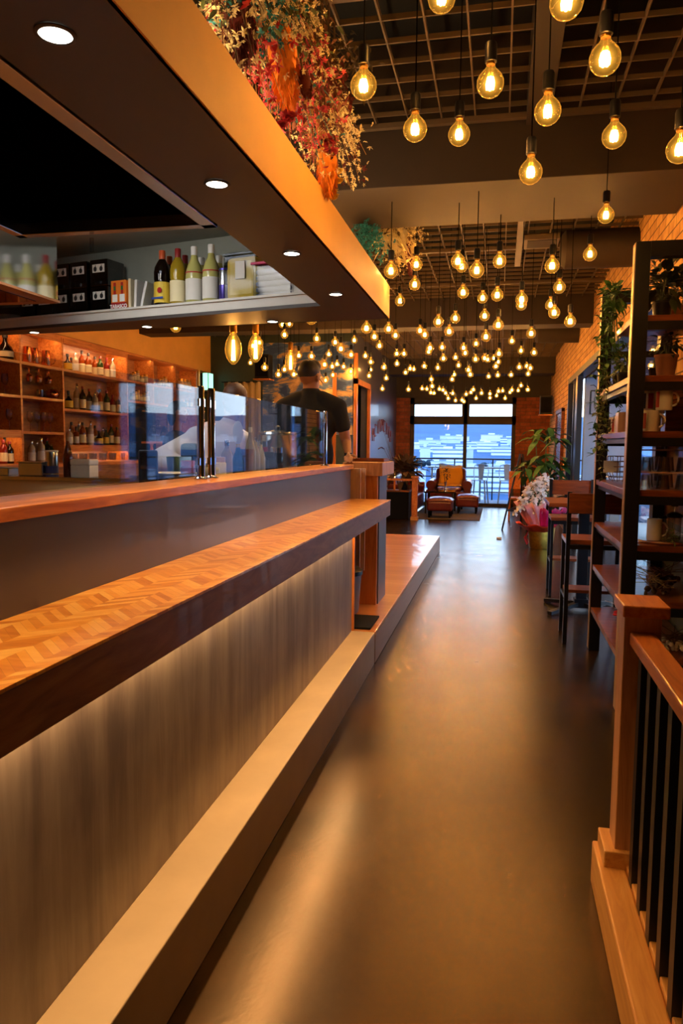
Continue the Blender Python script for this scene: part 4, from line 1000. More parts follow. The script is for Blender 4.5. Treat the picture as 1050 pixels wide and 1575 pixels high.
def eyes(parent, c, yaw, tilt=0, s=1.0):
    Rm = Matrix.Rotation(yaw, 4, 'Z') @ Matrix.Rotation(tilt, 4, 'X'); c = Vector(c)
    for q in (-1, 1):
        p = c+(Rm @ (Vector((q*.032, .086, .008))*s)); ey = MB().ball(p, .011*s).build('eye', 'white_ceramic', parent)
        p = c+(Rm @ (Vector((q*.032, .094, .008))*s)); MB().ball(p, .005*s).build('iris', 'hair_dark', ey)

# man in black, seen from behind at the staff end of the bar
hx, hy = -1.525, 5.93
man = thing('person', 'person in black t-shirt seen from behind, hand resting on counter end block', 'person')
b = bmesh.new(); HC = (hx-.005, hy+.0, 2.03)
head(b, HC, R(-24), R(-6), 1.02)
blob(b, (hx, hy, 1.82), (hx, hy, 1.98), .07, .064)
ell(b, (hx, hy, 1.66), (.19, .115, .19)); ell(b, (hx, hy, 1.40), (.165, .105, .22)); ell(b, (hx, hy, 1.20), (.165, .11, .14))
blob(b, (hx-.2, hy, 1.78), (hx+.2, hy, 1.78), .062, .062)
SR, ER, WRI = (hx+.232, hy, 1.775), (hx+.295, hy+.03, 1.50), (hx+.345, hy-.13, 1.405)
SL, EL, WLI = (hx-.232, hy, 1.775), (hx-.29, hy+.05, 1.50), (hx-.2, hy+.27, 1.36)
for S, E_, W_ in ((SR, ER, WRI), (SL, EL, WLI)): blob(b, S, E_, .054, .042); blob(b, E_, W_, .042, .028)
hand(b, WRI, (.15, -.75, -.18), (0, 0, -1), 1, .35); hand(b, WLI, (.3, .7, -.3), (0, 0, -1), 1, .5)
for q in (-1, 1):
    blob(b, (hx+q*.095, hy, 1.14), (hx+q*.11, hy+.01, .69), .088, .058); blob(b, (hx+q*.11, hy+.01, .69), (hx+q*.115, hy-.02, .31), .06, .042); blob(b, (hx+q*.115, hy-.03, .265), (hx+q*.12, hy+.14, .25), .042, .034)
remesh(b, 'body', 'skin', man, .0065, 4); eyes(man, HC, R(-24), R(-6), 1.02)
b = bmesh.new()
ell(b, (hx, hy, 1.66), (.225, .14, .20)); ell(b, (hx, hy, 1.40), (.195, .13, .25)); ell(b, (hx, hy, 1.20), (.195, .135, .16))
blob(b, (hx-.21, hy, 1.79), (hx+.21, hy, 1.79), .074, .074); blob(b, (hx, hy, 1.76), (hx, hy, 1.895), .13, .080)
blob(b, (hx-.09, hy, 1.85), (hx-.235, hy, 1.785), .07, .072); blob(b, (hx+.09, hy, 1.85), (hx+.235, hy, 1.785), .07, .072)
for S, E_ in ((SR, ER), (SL, EL)): S, E_ = Vector(S), Vector(E_); blob(b, S, S+(E_-S)*.52, .07, .066)
remesh(b, 'tshirt', 'shirt_black', man, .009, 6)
b = bmesh.new()
ell(b, (hx, hy, 1.12), (.185, .13, .12))
for q in (-1, 1): blob(b, (hx+q*.095, hy, 1.10), (hx+q*.11, hy+.01, .69), .108, .08); blob(b, (hx+q*.11, hy+.01, .69), (hx+q*.115, hy-.02, .30), .08, .07)
remesh(b, 'trousers', 'black_matte', man, .01, 4)
b = bmesh.new(); Rm = Matrix.Rotation(R(-24), 4, 'Z')
ell(b, Vector(HC)+Rm @ Vector((0, -.022, .045)), (.086, .099, .092), Rm); ell(b, Vector(HC)+Rm @ Vector((0, .03, .09)), (.07, .065, .05), Rm)
remesh(b, 'hair', 'hair_dark', man, .007, 3)
for q in (-1, 1): MB().tube([Vector(HC)+Rm @ Vector((q*.088, -.03, .0)), Vector(HC)+Rm @ Vector((q*.09, .02, -.03)), Vector(HC)+Rm @ Vector((q*.06, .09, -.05))], .003, 6).build('mask_strap', 'black_matte', man)
for q in (-1, 1): MB().box(-.05, .05, -.10, .18, 0, .06).build('shoe', 'black_matte', man, .02).location = (hx+q*.118, hy-.01, .222)
MB().lathe([(.034, -.012), (.036, 0), (.034, .012)], n=18, cap=False).build('wrist_watch', 'black_metal', man).location = WRI
MB().box(-.012, .012, -.002, .002, -.01, .012).build('shirt_logo', 'print_white', man).location = (hx+.155, hy-.135, 1.46)
home(man, (hx, hy, .22))

# person in loose white shirt bending behind the glass
px_, py_ = -1.99, 4.72
wm = thing('person', 'person in loose white shirt with brown hair, leaning behind the glass screen', 'person')
b = bmesh.new(); HC = (-1.83, 4.99, 1.785); yaw = R(10)
head(b, HC, yaw, R(-8), .98)
blob(b, (-1.87, 4.93, 1.60), (-1.84, 4.97, 1.72), .052, .048)
ell(b, (-1.95, 4.86, 1.42), (.17, .11, .17)); ell(b, (-1.99, 4.80, 1.2), (.15, .11, .2)); ell(b, (-1.98, 4.78, 1.0), (.17, .12, .14))
SR, ER, WRI = (-1.755, 4.93, 1.50), (-1.76, 4.99, 1.33), (-1.63, 4.80, 1.315)
SL, EL, WLI = (-2.06, 4.80, 1.49), (-2.16, 4.52, 1.36), (-1.86, 4.30, 1.325)
blob(b, (-1.80, 4.92, 1.51), (-2.03, 4.81, 1.51), .055, .055)
for S, E_, W_ in ((SR, ER, WRI), (SL, EL, WLI)): blob(b, S, E_, .046, .036); blob(b, E_, W_, .036, .025)
hand(b, WRI, (.6, -.4, -.1), (0, 0, -1), 1, .3, .92); hand(b, WLI, (.8, -.2, -.1), (0, 0, -1), -1, .3, .92)
for q in (-1, 1):
    blob(b, (-1.98+q*.09, 4.78, .95), (-1.98+q*.1, 4.80, .58), .085, .055); blob(b, (-1.98+q*.1, 4.80, .58), (-1.98+q*.1, 4.76, .29), .055, .04); blob(b, (-1.98+q*.1, 4.75, .26), (-1.98+q*.105, 4.9, .248), .038, .03)
remesh(b, 'body', 'skin', wm, .0075, 4); eyes(wm, HC, yaw, R(-8), .98)
b = bmesh.new()
ell(b, (-1.94, 4.87, 1.42), (.22, .15, .22)); ell(b, (-2.0, 4.80, 1.15), (.24, .17, .28)); blob(b, (-1.80, 4.92, 1.53), (-2.05, 4.80, 1.52), .075, .08); blob(b, (-1.88, 4.92, 1.5), (-1.865, 4.94, 1.62), .13, .062)
blob(b, SL, EL, .085, .095); blob(b, EL, Vector(EL).lerp(Vector(WLI), .6), .09, .06); blob(b, (-2.05, 4.8, 1.35), (-2.18, 4.55, 1.22), .12, .09)
blob(b, SR, ER, .075, .07); blob(b, ER, Vector(ER).lerp(Vector(WRI), .3), .065, .055)
remesh(b, 'shirt', 'shirt_white', wm, .012, 8)
b = bmesh.new(); ell(b, (-1.98, 4.78, .95), (.18, .13, .16))
for q in (-1, 1): blob(b, (-1.98+q*.09, 4.78, .95), (-1.98+q*.1, 4.80, .58), .1, .075); blob(b, (-1.98+q*.1, 4.80, .58), (-1.98+q*.1, 4.76, .3), .072, .06)
remesh(b, 'trousers', 'black_matte', wm, .012, 4)
b = bmesh.new(); Rm = Matrix.Rotation(yaw, 4, 'Z')
ell(b, Vector(HC)+Rm @ Vector((0, -.025, .03)), (.088, .098, .095), Rm); ell(b, Vector(HC)+Rm @ Vector((0, -.05, -.03)), (.075, .06, .075), Rm)
remesh(b, 'hair', 'hair_brown', wm, .008, 4)
for q in (-1, 1): MB().box(-.045, .045, -.09, .16, 0, .05).build('shoe', 'white_plastic', wm, .02).location = (-1.98+q*.1, 4.78, .222)
home(wm, (-1.98, 4.78, .22))

# staff member in profile far behind the jars
fw = thing('person', 'small dark-haired person in navy top in profile by the back-bar shelves', 'person')
b = bmesh.new(); cx, cy2 = -3.72, 8.15; HC = (cx+.03, cy2, 1.845); yaw = R(-75)
head(b, HC, yaw, R(-10)); blob(b, (cx, cy2, 1.63), (cx+.02, cy2, 1.76), .05, .046)
ell(b, (cx-.01, cy2, 1.45), (.12, .17, .17)); ell(b, (cx, cy2, 1.25), (.11, .15, .2)); ell(b, (cx, cy2, 1.05), (.12, .16, .14))
for q in (-1, 1):
    blob(b, (cx, cy2+q*.18, 1.54), (cx+.06, cy2+q*.22, 1.28), .045, .036); blob(b, (cx+.06, cy2+q*.22, 1.28), (cx+.26, cy2+q*.14, 1.24), .036, .025)
    hand(b, (cx+.26, cy2+q*.14, 1.24), (1, -q*.2, 0), (0, 0, -1), q, .6, .92)
    blob(b, (cx, cy2+q*.09, 1.0), (cx, cy2+q*.1, .6), .085, .055); blob(b, (cx, cy2+q*.1, .6), (cx, cy2+q*.1, .29), .055, .04); blob(b, (cx-.02, cy2+q*.1, .26), (cx+.13, cy2+q*.1, .248), .038, .03)
remesh(b, 'body', 'skin', fw, .009, 3); eyes(fw, HC, yaw, R(-10))
b = bmesh.new(); ell(b, (cx-.01, cy2, 1.45), (.15, .20, .19)); ell(b, (cx, cy2, 1.2), (.14, .18, .25)); blob(b, (cx, cy2-.17, 1.55), (cx, cy2+.17, 1.55), .065, .065)
for q in (-1, 1): blob(b, (cx, cy2+q*.18, 1.54), (cx+.06, cy2+q*.22, 1.28), .06, .05)
remesh(b, 'top', 'navy_cloth', fw, .012, 4)
b = bmesh.new()
for q in (-1, 1): blob(b, (cx, cy2+q*.09, 1.0), (cx, cy2+q*.1, .6), .1, .075); blob(b, (cx, cy2+q*.1, .6), (cx, cy2+q*.1, .3), .072, .06)
ell(b, (cx, cy2, 1.0), (.13, .17, .13)); remesh(b, 'trousers', 'black_matte', fw, .012, 4)
b = bmesh.new(); Rm = Matrix.Rotation(yaw, 4, 'Z'); ell(b, Vector(HC)+Rm @ Vector((0, -.03, .035)), (.09, .10, .10), Rm); ell(b, Vector(HC)+Rm @ Vector((0, -.08, -.05)), (.075, .06, .11), Rm); ell(b, Vector(HC)+Rm @ Vector((0, .05, .085)), (.07, .05, .035), Rm)
remesh(b, 'hair', 'hair_dark', fw, .009, 3)
home(fw, (cx, cy2, .22))
# ================================================================ stair railing
rl = thing('stair_railing', 'wooden newel post and handrail with black flat balusters on a wooden curb', 'railing')
MB().box(.346, .43, -1.6, 2.54, 0, .146).build('curb', 'wood_curb', rl, .006)
MB().box(.43, .455, -1.6, 2.40, .10, .16).build('curb_lip', 'wood_curb', rl, .004)
MB().box(.362, .50, 2.375, 2.53, .10, .20).build('plinth', 'wood_curb', rl, .004)
MB().box(.395, .505, 2.395, 2.505, .15, .965).build('newel_post', 'wood_post', rl, .003)
MB().box(.383, .52, 2.355, 2.545, .962, 1.0).build('post_cap', 'wood_rail', rl, .005)
MB().box(.412, .485, -1.6, 2.396, .868, .91).build('handrail', 'wood_rail', rl, .006)
for k in range(28):
    y = 2.30-k*.135; MB().box(.428, .462, y-.022, y+.022, .14, .87).build('baluster', 'black_metal', rl)
home(rl, (.42, 1.0, 0))

# ================================================================ open steel shelf unit
su = thing('shelf_unit', 'tall open black steel shelf unit with wooden boards against the brick wall', 'shelving')
fp_ = None; P = .075; YA, YB, XA, XW = 4.27, 5.57, .678, 1.148
for y in (YA, YB): 
    for x in (XA, XW-P): po = MB().box(x, x+P, y, y+P, 0, 2.57).build('post', 'black_metal', su, .002); fp_ = po if x == XA else fp_
    MB().box(XA-.004, XA-.0005, y+.004, y+P-.004, .01, 2.565).build('lit_edge_strip', 'lit_edge_tan', fp_)  # added strip, its tan stands for light on the black post's aisle face
    MB().box(XA+P, XW-P, y, y+P, 2.49, 2.57).build('top_bar', 'black_metal', su)
LV = (2.19, 1.87, 1.57, 1.25, .945, .635, .32)
for z in LV:
    MB().box(XA+.004, XW-.005, YA+.03, YB+.045 if z < 2.1 else 4.85, z-.035, z).build('shelf_board', 'wood_table', su, .002)
    for y in (YA, YB): MB().box(XA+P, XW-P, y+.01, y+P-.01, z-.08, z-.035).build('cross_bar', 'black_metal', su)
    if z < 2.1: MB().box(XA+.02, XA+.06, YA+P, YB, z-.065, z-.035).build('cross_bar', 'black_metal', su)
home(su, (.9, 4.9, 0))
def on_shelf(px, lv, y): p = at(px, 600, Y=y); return Vector((p.x, y, LV[lv]))

def foliage(mb, origin, n, spread, size, up=.4, W=.55):
    o = Vector(origin)
    for k in range(n):
        d = Vector((rnd.gauss(0, 1), rnd.gauss(0, 1), rnd.gauss(up, .8))).normalized()
        mb.leaf(o+d*spread*rnd.uniform(.2, 1), d+Vector((0, 0, -.2)), size*rnd.uniform(.6, 1.2), size*W)
def pot(t, r=.06, h=.12, mat='terracotta'):
    MB().lathe([(r*.75, 0), (r, h*.9), (r*1.08, h*.9), (r*1.08, h), (r*.92, h), (r*.85, h*.85), (0, h*.85)], n=24).build('pot', mat, t)
def vine(mb, p, drop, n, size=.035, sway=.05):
    p = Vector(p); pts = [p.copy()]
    q = p.copy()
    for k in range(n):
        q = q+Vector((rnd.uniform(-sway, sway)*.5, rnd.uniform(-sway, sway)*.5, -drop/n)); pts.append(q.copy())
    mb.tube(pts, .0018, 4)
    for s_ in pts[1:]:
        for _ in range(3): mb.leaf(s_, Vector((rnd.uniform(-1, 1), rnd.uniform(-1, 1), rnd.uniform(-.6, .5))), size*rnd.uniform(.7, 1.2), size*.65)
def plant(name, label, loc, potmat, n, spread, size, leafm, r=.06, h=.12, vines=(), up=.5, lift=0):
    t = thing(name, label, 'plant', loc); pot(t, r, h, potmat)
    m = MB(); foliage(m, (0, 0, h+spread*.6), n, spread, size, up)
    for (dx, dy, dr, k) in vines: vine(m, (dx, dy, h+.02+lift), dr, k, .05 if lift else .035)
    if lift:
        for k in range(4): m.tube([(0, 0, h*.8), (-.03-k*.02, .02*k, lift*.6), (-.08, .03*k-.05, h+lift)], .004, 5)
        foliage(m, (-.06, 0, lift+.05), 60, .12, .075, .3)
    for k in range(6): m.tube([(0, 0, h*.8), (rnd.uniform(-.4, .4)*spread, rnd.uniform(-.4, .4)*spread, h+spread*.8)], .003, 5)
    m.build('foliage', leafm, t); return t
plant('potted_plant', 'broad dark-leaved plant in a dark pot on the top board of the steel shelf unit', on_shelf(1012, 0, 4.48), 'black_metal', 70, .15, .085, 'leaf_dark', .055, .10)
t = plant('ceramic_vase_plant', 'thin-leaved sprig in a small jar beside the top-shelf plant', on_shelf(1040, 0, 4.75), 'terracotta', 20, .1, .05, 'leaf_dark', .04, .08)
plant('trailing_ivy', 'trailing ivy spilling down the far post of the steel shelf unit', Vector((.80, 5.42, LV[1]+.001)), 'black_metal', 60, .12, .06, 'leaf_green', .06, .11,
      [(-.10, .05, .95, 22), (-.13, -.05, 1.15, 26), (-.08, -.12, .8, 18), (-.13, .0, .6, 14), (-.11, -.16, .5, 12)], lift=.58)
plant('trailing_ivy', 'olive trailing plant hanging from the second board of the shelf unit', Vector((.79, 5.2, LV[1])), 'black_metal', 50, .09, .05, 'leaf_olive', .05, .10,
      [(-.10, .1, .6, 16), (-.12, -.0, .72, 18), (-.10, -.12, .5, 14), (-.11, .16, .35, 9)])
plant('potted_fern', 'dark feathery fern in a brown clay pot on the second board', on_shelf(1022, 1, 4.5), 'terracotta', 60, .10, .05, 'leaf_dark', .06, .13)
plant('potted_plant', 'small dark succulent in a glass jar on the second board nearest the camera side post', on_shelf(1005, 1, 4.62), 'dark_bottle', 26, .06, .04, 'leaf_olive', .035, .07)
plant('potted_plant', 'bushy plant growing high between shelf unit and brick wall', Vector((.97, 4.75, LV[0])), 'terracotta', 90, .13, .09, 'leaf_dark', .06, .12, up=.9)
# mugs with red and black print
mg = None
for i, (px, y, dz, lv) in enumerate(((1022, 4.36, .115, 2), (1003, 4.38, 0, 2), (1006, 4.55, .0, 2), (1000, 4.62, .115, 2), (996, 4.5, .115, 2), (1012, 4.8, .115, 2), (948, 5.35, 0, 2), (957, 5.2, 0, 2))):
    l = 'white printed mug, ' + ('nearest of the upper mugs, handle out', 'lower front mug with blank side and big handle', 'lower mug just behind the front one', 'upper mug close to the near post', 'upper mug between the near post and the front mug',
        'upper mug farthest back by the bricks', 'single mug by the far post', 'single mug beside the one at the far post')[i]
    if mg is None:
        mg = mug('printed_mug', l, 'mug', 'white_ceramic', .115, .043, 'printed white mugs on the shelf unit'); t = mg
        for a in (150, 205):
            pr = MB()
            for k in range(8):
                a0 = R(a+k*5); a1 = R(a+k*5+5)
                pr.add([(.0436*math.cos(q), .0436*math.sin(q), z) for q, z in ((a0, .015), (a1, .015), (a1, .1), (a0, .1))], [(0, 1, 2, 3)])
            pr.build('print', 'print_red' if a == 205 else 'print_black', mg)
    else: t = dup(mg, label=l)
    t.location = on_shelf(px, lv, y)+Vector((0, 0, dz+.0005)); t.rotation_euler = (0, 0, R((-20, -20, 30, 40, 60, 20, 30, 50)[i]))
cbx = thing('wooden_crate', 'brown wooden crate behind the mugs on the third board', 'crate', on_shelf(1032, 2, 4.9))
MB().box(-.05, .14, -.12, .12, 0, .16).build('crate_body', 'wood_table', cbx, .004)
MB().box(-.055, .145, -.125, .125, .16, .175).build('crate_rim', 'wood_shelf', cbx, .002)
tk = thing('tissue_box', 'pale wooden tissue box near the far end of the third board', 'box', on_shelf(963, 2, 4.95)); MB().box(-.05, .05, -.06, .06, 0, .13).build('box', 'wood_pale', tk, .004); MB().box(-.02, .02, -.03, .03, .13, .132).build('slot', 'black_matte', tk)
# stacked glasses and trays
gt = None; k = 0
for lay in range(2):
    z = LV[3]+.004+lay*.125
    trn = thing('glass_tray', 'thin wooden tray carrying upturned glasses, %s tier' % ('lower', 'upper')[lay], 'tray', (.93, 4.62, z+.085), 0, 'glass trays on the fourth board')
    MB().box(-.17, .17, -.22, .22, 0, .008).build('board', 'wood_pale', trn)
    for (x, y) in ((.80, 4.43), (.90, 4.43), (1.0, 4.43), (.85, 4.62), (.96, 4.62), (1.05, 4.62), (.80, 4.78), (.92, 4.8)):
        k += 1; l = 'upturned clear glass on the shelf unit, %s tier, %s counted from the near post' % (('lower', 'upper')[lay], nth((k-1) % 8+1))
        if gt is None:
            gt = thing('water_glass', l, 'glass', (0, 0, 0), 0, 'upturned glasses on the fourth board'); MB().lathe([(.037, 0), (.028, .083), (0, .084)], n=18, cap=False).lathe([(.034, .002), (.026, .078), (0, .079)], n=18, cap=False).build('body', 'clear_glass', gt); t = gt
        else: t = dup(gt, label=l)
        t.location = (x, y, z+(.04 if lay == 0 else 0)*0+(.0 if lay == 0 else .0)); t.location.z = LV[3]+.001+lay*.126-(0 if lay == 0 else .03)
for i, (x, y) in enumerate(((.84, 4.5), (.98, 4.55))):
    cl = thing('glass_dome', 'glass cloche with round knob on the tray tower, %s' % ('beside the near post', 'farther from the near post')[i], 'cloche', (x, y, LV[3]+.225), 0, 'glass cloches')
    MB().lathe([(.055, 0), (.055, .03), (.04, .055), (.01, .065), (.02, .08), (.018, .09), (0, .094)], n=22, cap=False).build('dome', 'clear_glass', cl)
wb = thing('wire_basket', 'shiny wire basket standing on the fourth board at the far end', 'basket', (.80, 5.35, LV[3]+.001))
m = MB()
for k in range(5): m.tube([(.08*math.cos(a*math.pi/12), .11*math.sin(a*math.pi/12), .03+k*.035) for a in range(25)], .003, 5)
for a in range(10): m.tube([(.05*math.cos(a*.628), .07*math.sin(a*.628), 0), (.08*math.cos(a*.628), .11*math.sin(a*.628), .05), (.08*math.cos(a*.628), .11*math.sin(a*.628), .17)], .003, 5)
m.build('wires', 'chrome', wb); MB().box(-.05, .05, -.005, .005, .06, .14).build('tag', 'paper_white', wb).location = (-.06, -.08, 0)
# french press, cups, moss board
bd = thing('serving_board', 'round wooden board under the coffee press on the fifth board', 'board', (.95, 4.45, LV[4]+.001)); MB().lathe([(.16, 0), (.165, .008), (.16, .016), (0, .016)], n=32, sx=1, sy=.75).build('board', 'wood_table', bd)
fp = thing('coffee_press', 'glass coffee press with black lid and handle', 'coffee press', (.98, 4.48, LV[4]+.018))
MB().lathe([(.038, 0), (.038, .12), (.042, .13)], n=22, cap=False).build('beaker', 'clear_glass', fp)
MB().lathe([(.04, .125), (.044, .13), (.042, .142), (.02, .155), (0, .157)], n=22).build('lid', 'black_metal', fp)
MB().tube([(0, 0, .02), (0, 0, .19)], .002, 6).build('plunger_rod', 'chrome', fp); MB().lathe([(0, .185), (.02, .188), (.02, .195), (0, .198)], n=16).build('plunger_knob', 'black_metal', fp)
MB().tube([(-.04, 0, .125), (-.08, 0, .12), (-.085, 0, .07), (-.075, 0, .03)], .009, 8).build('handle', 'black_metal', fp)
MB().lathe([(.037, .005), (.037, .02), (0, .022)], n=20).build('filter', 'chrome', fp)
wc = mug('tall_white_mug', 'tall plain white mug on the round board next to the coffee press', 'mug', 'white_ceramic', .12, .04); wc.location = (.865, 4.42, LV[4]+.018)
ms = thing('moss_bunch', 'clump of green moss and sprigs lying in front of the coffee press', 'moss', (.95, 4.36, LV[4]+.012)); m = MB(); foliage(m, (0, 0, .02), 160, .05, .03, .3, .3); m.build('moss', 'leaf_olive', ms)
for i, (x, y, lv, l) in enumerate(((.9, 4.5, 5, 'dried twigs and pebbles decorating the sixth board'), (1.0, 4.8, 5, 'dark driftwood arrangement at the back of the sixth board'), (.86, 5.2, 6, 'red and white striped dried posy on the lowest board'), (1.02, 4.45, 6, 'pale pebbles and pods piled on the lowest board near the newel post'))):
    t = thing('dried_arrangement', l, 'decoration', (x, y, LV[lv])); m = MB()
    for k in range(26):
        a = rnd.uniform(0, 6.28); q = rnd.uniform(0, .10); m.ball((q*math.cos(a), q*math.sin(a), .015+rnd.uniform(0, .05)), rnd.uniform(.01, .022), None, rnd.uniform(.008, .02), 7, 5)
    tag(m.build('pods', ('stem_brown', 'stem_brown', 'petal_red', 'cream')[i], t), kind='stuff')
    m = MB()
    for k in range(24): m.tube([(0, 0, .02), (rnd.uniform(-.06, .06), rnd.uniform(-.06, .06), .08), (rnd.uniform(-.15, .15), rnd.uniform(-.12, .12), rnd.uniform(.06, .16))], .002, 4)
    m.build('twigs', ('plume_tan', 'stem_brown', 'petal_white', 'stem_brown')[i], t)

# ================================================================ bar stools and high table
def stool(loc, rz, label):
    t = thing('bar_stool', label, 'stool', loc, rz, 'high wooden bar stools with black frames')
    MB().box(-.22, .22, -.19, .21, .755, .79).build('seat', 'wood_table', t, .004)
    MB().box(-.21, .21, -.225, -.205, .99, 1.14).build('backrest', 'wood_table', t, .004)
    MB().box(-.20, .20, -.02, .20, .355, .38).build('footboard', 'wood_table', t, .003)
    for x in (-.205, .205):
        MB().box(x-.015, x+.015, -.205, -.175, 0, 1.15).build('leg', 'black_metal', t)
        MB().box(x-.013, x+.013, .18, .21, 0, .755).build('leg', 'black_metal', t)
        MB().box(x-.01, x+.01, -.18, .19, .33, .352).build('side_rail', 'black_metal', t)
    MB().box(-.2, .2, -.20, -.18, .72, .753).build('seat_rail', 'black_metal', t); MB().box(-.2, .2, .185, .205, .72, .753).build('seat_rail', 'black_metal', t)
    return t
stool((.725, 5.92, 0), 0, 'high wooden bar stool nearest the steel shelf unit, back to the camera')
stool((.735, 7.75, 0), R(180), 'high wooden bar stool on the far side of the tall table, facing back')
tb_ = thing('high_table', 'square high wooden table on a black pedestal between the two stools', 'table', (.76, 6.95, 0))
MB().box(-.33, .33, -.37, .37, .965, 1.0).build('table_top', 'wood_table', tb_, .004)
MB().box(-.045, .045, -.045, .045, .03, .94).build('column', 'black_metal', tb_)
MB().box(-.14, .14, -.14, .14, .94, .965).build('top_plate', 'black_metal', tb_)
for s_ in ((1, 1), (-1, 1), (1, -1), (-1, -1)): MB().bar((0, 0, .07), (s_[0]*.29, s_[1]*.29, .02), .05, .03).build('foot', 'black_metal', tb_)
MB().box(-.06, .06, -.06, .06, .03, .11).build('hub', 'black_metal', tb_)
t = thing('wire_tray', 'small silver wire tray lying on the high table', 'tray', (.93, 6.75, 1.0)); m = MB()
for k in range(9): m.bar((-.08+k*.02, -.06, .02), (-.08+k*.02, .06, .02), .003)
m.bar((-.09, -.06, .025), (.09, -.06, .025), .005); m.bar((-.09, .06, .025), (.09, .06, .025), .005); m.box(-.01, .01, -.01, .01, 0, .02); m.build('wires', 'chrome', t)

# ================================================================ orchid pot with paper wrap
oc = thing('orchid_pot', 'white orchids in pink paper wrap and a gold foil pot on the floor', 'flowers', (.63, 11.15, 0))
MB().lathe([(.16, 0), (.17, .02), (.185, .20), (.20, .32), (.185, .33), (.17, .3), (0, .28)], n=30).build('foil_pot', 'gold_foil', oc)
def wrap(mat, pts, name='paper_wrap'):
    m = MB(); m.add(pts, [(0, 1, 2, 3)]); o = m.build(name, mat, oc); o.modifiers.new('sub', 'SUBSURF').levels = 0; o.modifiers.new('t', 'SOLIDIFY').thickness = .004
def cone(mat, a0, a1, r0, z0, r1, z1, wob, name='paper_wrap'):
    m = MB(); n = 16; vs = []
    for j in range(5):
        f = j/4
        for k in range(n+1):
            a = R(a0+(a1-a0)*k/n); r = r0+(r1-r0)*f+wob*math.sin(k*1.9+j)*f; vs.append((r*math.cos(a), r*math.sin(a), z0+(z1-z0)*f+wob*.8*math.sin(k*1.3)*f))
    m.add(vs, [(j*(n+1)+k, j*(n+1)+k+1, (j+1)*(n+1)+k+1, (j+1)*(n+1)+k) for j in range(4) for k in range(n)]); m.sm = True
    o = m.build(name, mat, oc); o.modifiers.new('t', 'SOLIDIFY').thickness = .003
cone('red_paper', 150, 300, .17, .24, .36, .36, .02); cone('magenta_paper', 262, 352, .19, .30, .37, .60, .03); cone('pink_paper', 175, 275, .18, .30, .38, .66, .035); cone('pink_paper', -40, 130, .16, .30, .32, .62, .03)
m = MB(); st_ = MB()
for j in range(5):
    a = R(-90+(-60+j*30)); top = Vector((-.03+.07*j-.10, -.05, 1.05-.04*abs(j-2)))
    pts = [Vector((0, 0, .3)), Vector((top.x*.6, -.02, .9)), top, top+Vector((-.14, -.12, -.18)), top+Vector((-.22, -.18, -.42))]
    st_.tube(pts, .006, 6)
    for k in range(13):
        f = k/12; i = min(1, int(f*2)); q = pts[2+i].lerp(pts[3+i] if i < 2 else pts[4], f*2-i) if i < 2 else pts[4]
        q = q+Vector((rnd.uniform(-.035, .035), rnd.uniform(-.04, .0), rnd.uniform(-.03, .03)))
        for s_ in range(5):
            an = s_*1.2566+rnd.uniform(0, .3); d = Vector((math.cos(an), -.35, math.sin(an))); m.leaf(q, d, .056, .072, .05)
        m.ball(q+Vector((0, -.012, 0)), .012, None, None, 6, 4)
m.build('petals', 'petal_white', oc); st_.build('stems', 'leaf_green', oc)
m = MB(); foliage(m, (.06, .05, .62), 60, .22, .20, .4, .5); m.build('leaves', 'leaf_dark', oc)
m = MB()
for a in (150, 170, 190): m.tube([(.18*math.cos(R(a)), .18*math.sin(R(a)), .26), (.24*math.cos(R(a)), .24*math.sin(R(a)), .14), (.20*math.cos(R(a)), .2*math.sin(R(a)), .05)], .012, 6)
m.build('ribbon', 'petal_red', oc)
tr2 = plant('leafy_houseplant', 'large leafy green houseplant in a pot behind the orchids', Vector((.72, 12.75, 0)), 'terracotta', 5, .1, .1, 'leaf_green', .2, .36)
m = MB()
for k in range(9):
    a = k*.7; top = Vector((.32*math.cos(a)*rnd.uniform(.4, 1), .3*math.sin(a)*rnd.uniform(.4, 1), rnd.uniform(.9, 1.75)))
    m.tube([(0, 0, .3), top*.6, top], .008, 5)
    for j in range(9): m.leaf(top+Vector((rnd.uniform(-.06, .06), rnd.uniform(-.06, .06), rnd.uniform(-.1, .1))), (math.cos(j*.8), math.sin(j*.8), rnd.uniform(-.4, .5)), .30, .13, .5)
m.build('crown', 'leaf_green', tr2)
pl3 = plant('leafy_houseplant', 'low broad-leaved plant on the floor beside the sign stand', Vector((.62, 14.0, 0)), 'terracotta', 40, .22, .26, 'leaf_dark', .13, .22)

# framed panel leaning on the right wall, sign easel, floor bits
mf = thing('wall_mirror', 'tall bronze framed mirror on the brick wall past the glazed opening', 'mirror', (1.12, 15.0, .75))
m = MB().box(-.03, .03, -.75, -.68, 0, 1.45).box(-.03, .03, .68, .75, 0, 1.45).box(-.03, .03, -.75, .75, 0, .07).box(-.03, .03, -.75, .75, 1.38, 1.45); m.build('frame', 'wood_table', mf, .006)
MB().box(.0, .01, -.68, .68, .07, 1.38).build('mirror_glass', 'steel', mf)
ez = thing('sign_easel', 'thin black easel stand seen edge-on in front of the end window', 'easel', (.22, 13.5, 0))
MB().bar((-.14, -.1, 0), (.14, .0, 1.35), .03).build('leg', 'black_metal', ez); MB().bar((.34, -.1, 0), (.18, .0, 1.35), .03).build('leg', 'black_metal', ez); MB().bar((.20, .45, 0), (.17, .02, 1.3), .03).build('leg', 'black_metal', ez)
MB().bar((-.08, -.09, .35), (.30, -.09, .35), .025).build('ledge', 'black_metal', ez)
tag(MB().box(-.04, .04, -.02, .02, 0, .03).build('paper_tag', 'paper_white', None, .004, (.03, 12.05, 0)), 'tiny pale paper tag lying on the dark floor', 'paper')
sd = thing('side_cabinet', 'wooden side table with a drawer against the wall beyond the orchids', 'table', (.72, 14.4, 0))
